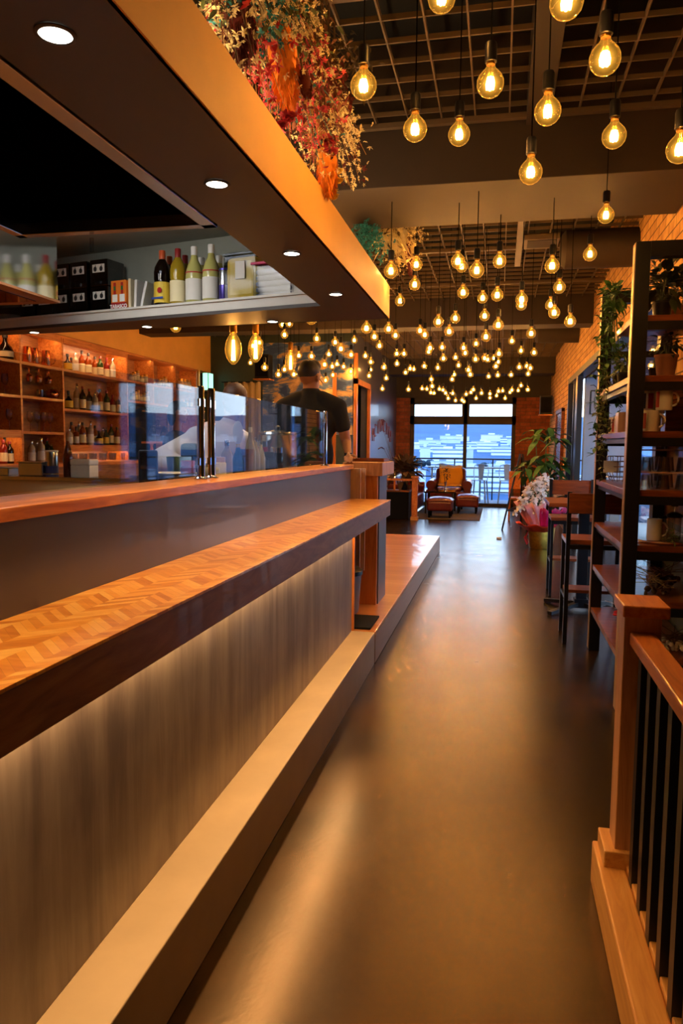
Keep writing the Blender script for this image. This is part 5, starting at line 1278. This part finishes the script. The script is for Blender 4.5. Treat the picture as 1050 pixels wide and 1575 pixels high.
MB().box(-.32, .3, -.3, .3, .70, .74).build('top', 'wood_table', sd, .004)
MB().box(-.28, .26, -.28, .28, .52, .70).build('drawer_case', 'wood_table', sd)
for x in (-.27, .25):
    for y in (-.26, .26): MB().box(x-.02, x+.02, y-.02, y+.02, 0, .7).build('leg', 'wood_table', sd)
MB().ball((-.01, -.29, .61), .015).build('knob', 'brass', sd)
wp = thing('dining_chair', 'orange wooden chair back rising beside the leafy houseplant', 'chair', (.40, 15.3, 0))
MB().box(-.2, .2, -.2, .2, .43, .46).build('seat', 'wood_orange', wp); MB().box(-.2, .2, .18, .2, .62, .98).build('backrest', 'wood_orange', wp)
for x in (-.18, .18):
    MB().box(x-.018, x+.018, .17, .205, 0, .98).build('leg', 'wood_orange', wp); MB().box(x-.018, x+.018, -.2, -.165, 0, .43).build('leg', 'wood_orange', wp)

# ================================================================ lounge
rg = MB().box(-1.75, -.35, 14.9, 18.1, 0, .012).build('rug', 'rug_brown'); tag(rg, 'brown patterned rug under the red leather seats by the window', 'rug')
def ottoman(x, y, w_, l):
    t = thing('ottoman', l, 'ottoman', (x, y, .012), 0, 'red leather ottomans')
    MB().box(-w_/2, w_/2, -.25, .25, .14, .34).build('base', 'red_leather', t, .04)
    m = MB()
    n = 10
    vs = [(-w_/2-.01+(w_+.02)*i/n, -.26+.52*j/n, .36+.07*(math.sin(math.pi*i/n)*math.sin(math.pi*j/n))**.35-.012*(math.cos(i*math.pi)*math.cos(j*math.pi) > 0)) for j in range(n+1) for i in range(n+1)]
    m.add(vs, [(j*(n+1)+i, j*(n+1)+i+1, (j+1)*(n+1)+i+1, (j+1)*(n+1)+i) for j in range(n) for i in range(n)]); m.sm = True
    o = m.build('tufted_cushion', 'red_leather', t); s_ = o.modifiers.new('t', 'SOLIDIFY'); s_.thickness = .09; s_.offset = -1
    for x_ in (-w_/2+.05, w_/2-.05):
        for y_ in (-.2, .2): MB().lathe([(.018, 0), (.028, .14)], (x_, y_, 0), 12).build('leg', 'black_matte', t)
    return t
ottoman(-1.17, 15.35, .52, 'tufted red leather ottoman in front of the glass table'); ottoman(-.66, 16.5, .48, 'tufted red leather ottoman farther back beside the window')
ct = thing('coffee_table', 'low dark coffee table with a glossy top among the red seats', 'table', (-1.25, 16.45, .012))
MB().box(-.33, .33, -.45, .45, .45, .49).build('table_top', 'black_gloss', ct, .004)
for x in (-.29, .29):
    for y in (-.4, .4): MB().box(x-.02, x+.02, y-.02, y+.02, 0, .45).build('leg', 'black_metal', ct)
ac = thing('armchair', 'red leather rolled-arm armchair draped with a yellow blanket facing the room', 'armchair', (-1.13, 17.65, .012))
MB().box(-.36, .36, -.34, .38, .12, .42).build('seat_base', 'red_leather', ac, .04)
MB().box(-.28, .28, -.36, .25, .40, .52).build('seat_cushion', 'red_leather', ac, .05)
MB().box(-.36, .36, .24, .44, .40, .95).build('backrest', 'red_leather', ac, .07)
for s_ in (-1, 1):
    q = MB().tube([(s_*.42, -.38, .56), (s_*.42, .4, .58)], .11, 18).box(s_*.42-.08, s_*.42+.08, -.36, .38, .10, .56); q.build('arm', 'red_leather', ac)
m = MB(); n = 8; vs = []
for j, (y, z) in enumerate(((.46, .7), (.44, .92), (.34, .985), (.225, .93), (.20, .75), (.18, .57), (.0, .535), (-.25, .53))):
    for i in range(n+1): vs.append((-.27+.54*i/n+.02*math.sin(j*2), y-.02 if y < .4 else y+.01, z+.012*math.sin(i*1.7+j)))
m.add(vs, [(j*(n+1)+i, j*(n+1)+i+1, (j+1)*(n+1)+i+1, (j+1)*(n+1)+i) for j in range(7) for i in range(n)]); m.sm = True
o = m.build('blanket', 'yellow_fabric'); o.location = (-1.13, 17.65, .012); o.modifiers.new('t', 'SOLIDIFY').thickness = .02; tag(o, 'mustard yellow blanket draped over the red armchair', 'blanket')
for x in (-.3, .3):
    for y in (-.3, .34): MB().lathe([(.02, 0), (.03, .12)], (x, y, 0), 10).build('leg', 'black_matte', ac)
sf = thing('sofa', 'red leather sofa behind the wooden rail at the lounge side', 'sofa', (-2.0, 16.4, .0))
MB().box(-.4, .32, -.7, .7, .1, .42).build('seat_base', 'red_leather', sf, .04); MB().box(-.45, -.2, -.7, .7, .4, .85).build('backrest', 'red_leather', sf, .06)
for s_ in (-1, 1): MB().tube([(-.4, s_*.75, .56), (.32, s_*.75, .55)], .10, 16).box(-.38, .30, s_*.75-.08, s_*.75+.08, .1, .55).build('arm', 'red_leather', sf)
vz = thing('flower_vase', 'slim silver vase of dark dried flowers on the coffee table', 'vase', (-1.13, 16.2, .502))
MB().lathe([(.035, 0), (.03, .02), (.02, .1), (.035, .2), (.03, .2), (.015, .1), (0, .02)], n=18, cap=False).build('vase', 'chrome', vz)
m = MB(); foliage(m, (0, 0, .38), 60, .11, .06, .5, .6); m.build('flower_heads', 'stem_brown', vz); m = MB()
for k in range(7): m.tube([(0, 0, .05), (rnd.uniform(-.06, .06), rnd.uniform(-.06, .06), .36)], .003, 4)
m.build('stems', 'stem_brown', vz)
# wooden half rail, planters and candle at the lounge edge
lr = thing('lounge_rail', 'short wooden rail with square end post before the lounge seats', 'railing')
MB().box(-1.68, -1.57, 14.6, 14.71, 0, .84).build('end_post', 'wood_rail', lr, .004); MB().box(-1.70, -1.55, 14.58, 14.73, .84, .87).build('post_cap', 'wood_rail', lr, .004); MB().box(-1.70, -1.55, 14.58, 14.73, 0, .07).build('post_foot', 'wood_curb', lr, .004)
MB().box(-2.5, -1.68, 14.63, 14.68, .78, .82).build('rail', 'wood_rail', lr)
home(lr, (-1.7, 14.65, 0))
pb = thing('planter_cabinet', 'low black cabinet behind the lounge rail holding flower pots', 'cabinet', (-2.1, 14.95, 0)); MB().box(-.4, .34, -.18, .18, 0, .55).build('body', 'black_matte', pb, .006); MB().box(-.42, .36, -.2, .2, .55, .58).build('top', 'wood_table', pb, .003)
plant('flower_pot', 'pot with white blooms and green leaves on the black cabinet, nearest the bar', Vector((-2.32, 14.95, .58)), 'terracotta', 70, .12, .08, 'leaf_green', .07, .10)
t = thing('white_bloom', 'large white round bloom above the green leaves by the rail', 'flower', (-2.22, 14.9, .58)); m = MB()
m.tube([(0, 0, 0), (0, 0, .28)], .005, 5)
foliage(m, (0, 0, .30), 140, .085, .07, .4, .9); m.build('bloom', 'petal_white', t)
plant('dried_grass_vase', 'vase of tall dark spiky grasses beside the lit candle', Vector((-1.88, 15.0, .58)), 'black_metal', 200, .30, .22, 'stem_brown', .08, .16, up=1.0)
t = thing('tall_twigs', 'bundle of bare twigs reaching up the brick strip beside the window', 'twigs', (-2.0, 15.06, .58)); m = MB()
for k in range(16):
    a = rnd.uniform(-.35, .35); m.tube([(0, 0, 0), (a*.3, rnd.uniform(-.05, .05), .4), (a, rnd.uniform(-.1, .1), rnd.uniform(.7, 1.25))], .004, 4, .0015)
m.build('twigs', 'stem_brown', t)
cd = thing('lit_candle', 'lit orange candle glowing beside the dark grasses', 'candle', (-2.06, 14.84, .58)); MB().lathe([(.02, 0), (.02, .24), (0, .245)], n=14).build('wax', 'box_orange', cd); MB().lathe([(0, .245), (.012, .265), (.01, .29), (0, .33)], n=12).build('flame', 'flame', cd)
plant('flower_pot', 'pot of red flowers next to the window frame behind the rail', Vector((-1.78, 15.1, .58)), 'terracotta', 50, .1, .08, 'petal_red', .05, .1)
# red chalk lettering arc on the lounge wall
m = MB()
for k in range(9):
    f = k/8; c0 = Vector((-2.535, 15.0+2.4*f, 1.62+.30*math.sin(math.pi*(.08+.84*f))))
    pts = [c0+Vector((0, q[0]*.11, q[1]*.13)) for q in [((-1, -1), (-.8, 1), (0, 0), (.8, 1), (1, -1)), ((.8, .8), (-.8, 1), (-1, -1), (.8, -.8)), ((-.8, -1), (0, 1), (.8, -1)), ((-1, 1), (0, -1), (1, 1))][k % 4]]
    m.tube(pts, .009, 5)
m.tube([(-2.535, 15.7, 1.40), (-2.535, 16.1, 1.44), (-2.535, 16.5, 1.40)], .010, 5)
tag(m.build('chalk_lettering', 'chalk_red'), 'faded red arched lettering on the blue-grey lounge wall', 'lettering')

# ================================================================ ceiling things: dried flowers, ducts, vent box
def at_r(px, py, x): return at(px, py, X=x)
def spray(label, tips, root, mat_s, mat_f, nf, fs, name='dried_flower_bunch', grp='dried flower bunches above the soffit', spread=.07, leafy=False):
    t = thing(name, label, 'dried flowers', root, 0, grp); st = MB(); fl_ = MB(); rt = Vector(root)
    for tip in tips:
        tip = Vector(tip)-rt
        for k in range(5):
            e_ = tip+Vector((rnd.gauss(0, spread), rnd.gauss(0, spread), rnd.gauss(0, spread)))
            mid = e_*.55+Vector((rnd.gauss(0, .03), rnd.gauss(0, .03), rnd.gauss(0, .02)))
            if (e_+rt).z < 2.6: e_.z = 2.6-rt.z
            st.tube([(0, 0, 0), mid, e_], .0022, 4, .001)
            for j in range(nf):
                f = rnd.uniform(.25, 1)
                p = (mid*(f*2) if f < .5 else mid.lerp(e_, f*2-1))+Vector((rnd.gauss(0, .022), rnd.gauss(0, .022), rnd.gauss(0, .022)))
                if (p+rt).z < 2.60 or (p+rt).x > -.55: continue
                if leafy: fl_.leaf(p, (rnd.gauss(0, 1), rnd.gauss(0, 1), rnd.gauss(-.4, .7)), fs*3, fs*1.5)
                else:
                    q = fs*rnd.uniform(.9, 1.9); d0 = Vector((rnd.gauss(0, 1), rnd.gauss(0, 1), rnd.gauss(0, 1))).normalized(); d1 = d0.orthogonal().normalized(); d2 = d0.cross(d1)
                    for s5 in range(5): an = s5*1.2566; fl_.leaf(p, d1*math.cos(an)+d2*math.sin(an)+d0*.35, q*1.25, q*.8, 0)
    st.build('stems', mat_s, t); o = fl_.build('blooms', mat_f, t); tag(o, kind='stuff'); return t
rt = lambda y: (-.93, y, 3.40)
G = lambda px, py, x=-.80: at(px, py, X=x)
S = spray
S('cream airy dried blossom bunch at the photo top beside the soffit edge', [G(330, 20), G(350, 60, -.84), G(345, 40), G(370, 90)], rt(2.15), 'stem_brown', 'petal_cream', 34, .008)
S('second cream blossom bunch, thick and golden, along the soffit edge', [G(375, 60), G(400, 70), G(390, 110), G(408, 90)], rt(2.35), 'plume_tan', 'petal_cream', 34, .008)
S('teal dried blossom sprigs between the cream bunches', [G(400, 45, -.76), G(420, 70, -.76), G(416, 60, -.78), G(372, 35, -.78)], rt(2.5), 'stem_brown', 'petal_teal', 22, .009)
S('crimson button flower spray lying against the soffit top', [G(378, 95, -.79), G(395, 120, -.79), G(412, 110, -.79), G(408, 150, -.79), G(430, 180, -.79), G(395, 85, -.79)], rt(2.5), 'plume_tan', 'petal_red', 7, .013)
S('feathery maroon branch hanging beside the teal sprigs', [G(372, 20, -.78), G(378, 60, -.78)], rt(2.4), 'plume_maroon', 'plume_maroon', 26, .008, leafy=True)
S('pale branching sprigs reaching out towards the lattice ceiling', [G(455, 40, -.66), G(470, 60, -.66), G(462, 90, -.66), G(440, 10, -.68)], rt(2.8), 'stem_brown', 'petal_cream', 16, .006)
S('second pale branching sprig reaching out above the orange plume end', [G(480, 105, -.68), G(494, 108, -.68), G(470, 80, -.68)], rt(3.05), 'stem_brown', 'petal_cream', 16, .006)
S('blue and teal dried stalks hanging in the middle of the garland', [G(455, 190, -.77), G(462, 220, -.77), G(450, 160, -.77), G(470, 170, -.77)], rt(3.05), 'petal_teal', 'petal_teal', 10, .007)
S('tan grass bundle hanging beside the blue stalks', [G(470, 210, -.78), G(475, 170, -.77), G(480, 190, -.77), G(478, 240, -.8)], rt(3.15), 'plume_tan', 'plume_tan', 30, .007)
S('coral pink drooping amaranth tassels near the soffit edge', [G(452, 205, -.80), G(450, 190, -.80), G(445, 178, -.80), G(458, 220, -.8)], rt(3.05), 'petal_pink', 'petal_pink', 34, .009)
S('rust leaf spray hanging at the outer side of the garland', [G(480, 130, -.70), G(490, 150, -.70), G(500, 165, -.70), G(505, 180, -.7)], rt(3.3), 'stem_brown', 'plume_maroon', 22, .011, leafy=True)
S('copper brown leaf spray above the pink peony', [G(500, 150, -.70), G(515, 180, -.70), G(495, 175, -.72)], rt(3.4), 'stem_brown', 'terracotta', 22, .011, leafy=True)
S('ivory blossom bunch trailing at the far tip of the garland', [G(520, 215, -.72), G(535, 230, -.72), G(545, 255, -.72), G(530, 250, -.72), G(548, 262, -.72)], rt(3.6), 'plume_tan', 'petal_cream', 26, .0075)
S('ivory sprigs around the pink peonies', [G(500, 195, -.74), G(515, 205, -.74), G(498, 250, -.78), G(485, 215, -.76)], rt(3.4), 'plume_tan', 'petal_cream', 26, .0075)
S('dark seed pod stems hanging below the peony', [G(486, 255, -.80), G(490, 270, -.80), G(520, 240, -.76), G(528, 270, -.76)], rt(3.55), 'stem_brown', 'plume_maroon', 12, .010)
S('mixed olive foliage filling behind the flowers, near part', [G(350, 40, -.84), G(390, 90, -.84), G(420, 130, -.84), G(445, 120, -.82)], (-.86, 2.6, 3.40), 'stem_brown', 'leaf_olive', 30, .012, leafy=True, spread=.1)
S('mixed brown foliage filling behind the flowers, far part', [G(450, 150, -.9), G(480, 190, -.9), G(500, 230, -.88), G(510, 200, -.86)], (-.86, 3.4, 3.40), 'stem_brown', 'rug_brown', 30, .012, leafy=True, spread=.1)
S('rusty foliage behind the tan grass bundle', [G(430, 100, -.88), G(460, 170, -.88), G(470, 130, -.86)], (-.86, 3.0, 3.40), 'stem_brown', 'terracotta', 26, .011, leafy=True, spread=.08)
def plume(label, a, b, r, mat):
    a, b = Vector(a), Vector(b); t = thing('pampas_plume', label, 'dried flowers', a, 0, 'dyed pampas plumes'); d = b-a
    MB().tube([Vector((0, 0, .0)), d*.4], .004, 6).build('stem', 'stem_brown', t)
    m = MB(); m.tube([d*f for f in (.25, .35, .5, .65, .8, .92, 1)], [r*.2, r*.75, r, r*.95, r*.7, r*.4, r*.05], 10)
    for k in range(420):
        f = rnd.uniform(.28, .98); an = rnd.uniform(0, 6.28); rr = r*(math.sin(math.pi*min(1, (f-.2)/.8))**.6)
        p = d*f+Vector((math.cos(an), math.sin(an), 0))*rr*.8; m.leaf(p, Vector((math.cos(an)*.7, math.sin(an)*.7, 0))+d.normalized()*1.6, r*.75, r*.12, 0)
    m.build('plume', mat, t)
plume('long bright orange pampas plume hanging in the middle of the garland', G(424, -20, -.76), G(443, 163, -.76), .05, 'plume_orange')
plume('shorter orange pampas plume hanging at the far end of the garland', G(500, 190, -.76), G(505, 300, -.765), .045, 'plume_orange')
plume('dark maroon plume hanging behind the crimson button flowers', G(365, -40, -.82), G(372, 90, -.82), .05, 'plume_maroon')
plume('narrow rust plume on the outer side of the garland', G(462, 90, -.70), G(473, 150, -.70), .022, 'plume_maroon')
plume('long dark red plume hanging behind the first beam', at(618, 330, X=-.80), at(633, 424, X=-.80), .05, 'plume_maroon')
def peony(label, p, r, mat, name='dried_peony', grp='dried peonies'):
    t = thing(name, label, 'flower', p, 0, grp); m = MB()
    for k in range(46):
        an = k*2.4; f = k/46; d = Vector((math.cos(an)*(1-f*.6), math.sin(an)*(1-f*.6), -.25-f)); m.leaf(Vector((0, 0, r*.3)), d, r*1.15, r*.85, -.3)
    m.build('petals', mat, t); MB().tube([(0, 0, r*.3), (-.03, .02, 3.40-Vector(p).z)], .003, 5).build('stem', 'stem_brown', t)
peony('round pink peony at the soffit edge under the orange plume', G(442, 180, -.77), .035, 'petal_pink'); peony('small pink peony lower beside the round one', G(433, 192, -.79), .025, 'petal_pink')
peony('large pink and cream peony near the far end of the garland', G(502, 218, -.73), .05, 'petal_pink'); peony('second pink peony just below the large one', G(508, 234, -.74), .038, 'petal_pink')
peony('red bud above the large pink peony', G(499, 168, -.71), .022, 'petal_pink')
for i, (x, y) in enumerate(((519, 263), (520, 278), (511, 295), (512, 303))): peony('bright yellow daisy at the far tip of the garland, %s from the top' % nth(i+1), G(x, y, -.755), .026, 'petal_yellow', 'dried_daisy', 'yellow daisies')
# second garland behind the first beam
S('teal dried blossom clump hanging behind the first beam', [at(566, 380, X=-.98), at(572, 392, X=-.95), at(575, 402, X=-.92), at(563, 372, X=-1.0)], (-1.1, 5.75, 3.42), 'petal_teal', 'petal_teal', 30, .010)
S('large cream papery leaves hanging behind the first beam', [at(600, 380, X=-.85), at(610, 395, X=-.85), at(618, 390, X=-.82), at(596, 370, X=-.9)], (-.95, 6.1, 3.42), 'plume_tan', 'petal_cream', 12, .03, leafy=True)
S('cream dotted sprigs at the outer side behind the first beam', [at(640, 365, X=-.74), at(636, 385, X=-.75), at(630, 360, X=-.76)], (-.85, 6.1, 3.42), 'stem_brown', 'petal_cream', 26, .009)
S('brown berry sprigs hanging low behind the first beam', [at(606, 435, X=-.85), at(608, 445, X=-.85), at(603, 400, X=-.88)], (-.92, 6.0, 3.42), 'stem_brown', 'stem_brown', 14, .010)
for i, (x0, y0, l) in enumerate(((.55, 7.2, 'brown round air duct stub coming off the brick wall in the middle bay'), (.55, 12.2, 'brown round air duct stub coming off the brick wall in the lounge bay'))):
    o = MB().lathe([(.17, 0), (.17, .62), (.12, .66), (0, .66)], n=28).build('air_duct', 'beam_dark'); o.rotation_euler = (0, R(-90), 0); o.location = (WR, y0, 3.27); tag(o, l, 'duct', 'ducts')
vb = thing('ceiling_vent', 'small framed vent box set in the lattice of the middle bay', 'vent', (.33, 7.45, 3.40)); MB().box(-.16, .16, -.16, .16, 0, .05).build('housing', 'lattice', vb, .004); MB().box(-.13, .13, -.13, .13, -.004, 0).build('grille', 'beam_dark', vb)
# ================================================================ outside
struct('wall_stub', MB().box(-5.8, -2.7, FAR, FAR+.2, 0, 3.95).box(-5.8, -5.66, 15.4, FAR, 0, 3.95), 'green_board')
struct('trim_20', MB().box(-4.5, 5.2, FAR+.1, 21.2, -.15, -.02).box(2.6, 5.2, 13.0, FAR+.1, -.15, -.02).box(1.35, 2.6, 13.0, FAR+.1, -.15, -.02).box(5.0, 6.4, 3.0, 21.2, -.15, -.02), 'outdoor_deck')
def balcony(name, label, x0, x1, y0, y1, n):
    t = thing(name, label, 'railing'); a, b = Vector((x0, y0, 0)), Vector((x1, y1, 0)); U = Vector((0, 0, 1))
    MB().bar(a+U*1.12, b+U*1.12, .05, .04).build('top_rail', 'black_metal', t)
    for z in (.62, .2): MB().bar(a+U*z, b+U*z, .03).build('rail', 'black_metal', t)
    for k in range(n+1): p = a.lerp(b, k/n); MB().bar(p-U*.02, p+U*1.12, .035).build('baluster', 'black_metal', t)
    return home(t, (x0, y0, -.02))
balcony('balcony_railing', 'dark metal balcony railing outside the end window', -4.4, 5.1, 21.1, 21.1, 9)
balcony('balcony_railing', 'dark metal balcony railing beyond the side room glazing', 6.3, 6.3, 3.0, 21.1, 18)
ot = thing('balcony_bar_table', 'long pale bar table standing on the balcony outside the end window', 'table')
MB().box(-1.9, .9, 20.2, 20.65, .88, .92).build('table_top', 'grey_metal', ot, .004)
for x in (-1.8, -.5, .8): MB().box(x-.025, x+.025, 20.4, 20.45, -.02, .88).build('leg', 'grey_metal', ot)
home(ot, (-.5, 20.4, -.02))
def metal_chair(loc, rz, label, seat=.45, grp='pale metal chairs on the balcony'):
    t = thing('metal_chair', label, 'chair', loc, rz, grp)
    MB().box(-.19, .19, -.18, .18, seat-.02, seat).build('seat', 'grey_metal', t, .008)
    m = MB()
    for s_ in (-1, 1): m.tube([(s_*.17, -.17, seat), (s_*.2, -.2, seat+.2), (s_*.17, -.21, seat+.38)], .011, 8)
    m.tube([(-.17, -.21, seat+.38), (0, -.22, seat+.41), (.17, -.21, seat+.38)], .011, 8); m.build('back_frame', 'grey_metal', t)
    MB().add([(-.055, -.185, seat), (.055, -.185, seat), (.085, -.22, seat+.4), (-.085, -.22, seat+.4)], [(0, 1, 2, 3)]).build('back_panel', 'grey_metal', t).modifiers.new('t', 'SOLIDIFY').thickness = .006
    for x in (-.16, .16):
        for y in (-.15, .15): MB().bar((x, y, seat-.02), (x*1.3, y*1.35, 0), .035, .02).build('leg', 'grey_metal', t)
    return t
for i, x in enumerate((-1.5, -.5, .2)): metal_chair((x, 19.8, -.02), R(180 if i != 1 else 170), 'pale metal bar chair on the balcony, %s from the left' % nth(i+1), .62)
sr = thing('side_room_table', 'brown table in the bright side room seen through the glazed opening', 'table', (1.75, 11.6, 0)); MB().box(-.3, .9, -.5, .5, .70, .735).build('table_top', 'wood_table', sr, .004)
for x in (-.25, .85):
    for y in (-.45, .45): MB().box(x-.025, x+.025, y-.025, y+.025, 0, .7).build('leg', 'black_metal', sr)
metal_chair((1.55, 10.75, 0), 0, 'grey metal chair in the side room, back to the opening', .45, 'grey metal chairs in the side room'); metal_chair((1.95, 12.4, 0), R(180), 'grey metal chair in the side room behind the brown table', .45, 'grey metal chairs in the side room'); metal_chair((2.3, 10.7, 0), 0, 'grey metal chair in the side room farther from the opening', .45, 'grey metal chairs in the side room')
ln = thing('wall_lantern', 'black rectangular wall lantern on the white side room wall', 'lantern', (1.50, 12.62, 2.02))
m = MB()
for x in (-.09, .09):
    for y in (-.06, .06): m.bar((x, y, 0), (x, y, .36), .012)
m.box(-.1, .1, -.07, .07, -.012, 0).box(-.1, .1, -.07, .07, .36, .372).bar((-.1, .0, .18), (-.14, .18, .18), .012); m.tube([(0, 0, .37), (0, 0, .42), (-.05, 0, .46), (-.09, .1, .46)], .006, 6); m.build('frame', 'black_metal', ln)
MB().lathe([(.03, .36), (.03, .28), (.04, .24), (.035, .1), (0, .08)], n=16, cap=False).build('glass', 'clear_glass', ln)

# terrain: city falling away, rising to hills
def hgt(d, a):
    K = [(20, -16), (120, -30), (300, -33), (600, -14), (900, 2), (1300, 15), (1900, 62), (2600, 98), (3400, 102)]
    for (a0, h0), (a1, h1) in zip(K, K[1:]):
        if d <= a1: break
    f = max(0, min(1, (d-a0)/(a1-a0))); h = h0+(h1-h0)*f
    s_ = max(0, (d-800)/2600)
    return h+s_*(34*noise.noise(Vector((a*7, d/900, 0)))+16*noise.noise(Vector((a*22, d/300, 3))))
m = MB(); ds = [20, 60, 120, 250, 400, 650, 900, 1100, 1300, 1500, 1700, 1900, 2150, 2400, 2650, 2900, 3400]; N = 150; vs = []
for d in ds:
    for k in range(N+1): a = R(-60)+R(200)*k/N; vs.append((d*math.sin(a), d*math.cos(a), hgt(d, a)))
m.add(vs, [(i*(N+1)+k, (i+1)*(N+1)+k, (i+1)*(N+1)+k+1, i*(N+1)+k+1) for i in range(len(ds)-1) for k in range(N)]); m.sm = True
struct('hillside_ground', m, 'hill_haze_blue')
def building(a_deg, d, w_, dp, h, label, mat='facade', rz=None):
    a = R(a_deg); x, y = d*math.sin(a), d*math.cos(a); z = hgt(d, a)-2
    t = thing('city_building', label, 'building', (x, y, z), -a+(rz or 0), 'white city buildings below the hills')
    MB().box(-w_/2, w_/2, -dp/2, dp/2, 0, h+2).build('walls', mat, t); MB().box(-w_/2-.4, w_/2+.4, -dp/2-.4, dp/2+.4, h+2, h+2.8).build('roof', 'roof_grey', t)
    MB().box(-w_/6, w_/8, -dp/6, dp/6, h+2.8, h+5).build('roof_hut', mat, t)
    return t
building(-3.82, 600, 25, 14, 12.5, 'long white hotel slab with dark window bands in the left window pane'); building(-5.6, 596, 8, 12, 14, 'blank white tower wall at the left side of the hotel slab', 'concrete_white')
building(-2.2, 610, 5, 10, 12, 'narrow white block right of the window mullion', 'concrete_white'); building(.3, 430, 26, 14, 11, 'low white terraced block at the right of the window'); building(-6.9, 420, 20, 12, 13, 'low white roof house below the hotel', 'concrete_white')
n = 0; taken = [(Vector((q[1]*math.sin(R(q[0])), q[1]*math.cos(R(q[0])))), 22) for q in ((-3.82, 600), (-5.45, 596), (-2.2, 610), (.3, 430), (-6.9, 420))]
for ring, (d0, cnt, s0) in enumerate(((330, 14, 15), (410, 22, 16), (510, 28, 18), (650, 34, 22), (820, 40, 26), (1000, 34, 26))):
    for k in range(cnt):
        inwin = k % 2 == 0
        a = rnd.uniform(-9.5, 2.2) if inwin else rnd.uniform(5, 62)
        d = d0*rnd.uniform(.88, 1.12); q_ = Vector((d*math.sin(R(a)), d*math.cos(R(a))))
        if any((q_-b_).length < s0*1.45+r_*.3 for b_, r_ in taken): continue
        taken.append((q_, s0))
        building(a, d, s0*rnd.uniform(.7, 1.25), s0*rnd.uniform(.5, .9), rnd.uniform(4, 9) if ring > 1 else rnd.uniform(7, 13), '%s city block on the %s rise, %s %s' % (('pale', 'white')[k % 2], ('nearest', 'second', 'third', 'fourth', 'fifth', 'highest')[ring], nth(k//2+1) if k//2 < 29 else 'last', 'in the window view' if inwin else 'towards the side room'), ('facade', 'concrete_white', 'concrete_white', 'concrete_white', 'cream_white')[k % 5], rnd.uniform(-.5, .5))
for k in range(46):
    a = rnd.uniform(-9.5, 2.2) if k % 3 else rnd.uniform(5, 55); d = rnd.uniform(330, 620); A = R(a)
    q_ = Vector((d*math.sin(A), d*math.cos(A)))
    if any((q_-b_).length < 14+r_*.6 for b_, r_ in taken): continue
    taken.append((q_, 9))
    t = thing('city_tree', 'dark tree clump between city blocks, %s of the scattered clumps' % (nth(k+1) if k < 30 else 'farther '+nth(k-29)), 'tree', (d*math.sin(A), d*math.cos(A), hgt(d, A)), 0, 'dark tree clumps among the city blocks')
    m = MB(); r_ = rnd.uniform(1.6, 3.0)*(.6+d/400)
    for j in range(9): m.ball((rnd.uniform(-r_, r_)*1.6, rnd.uniform(-r_, r_), r_*.6+rnd.uniform(0, r_*.5)), r_*rnd.uniform(.35, .6), None, None, 8, 6)
    m.build('crown', 'tree_dark', t); MB().tube([(0, 0, -1), (0, 0, r_)], r_*.12, 6).build('trunk', 'stem_brown', t)
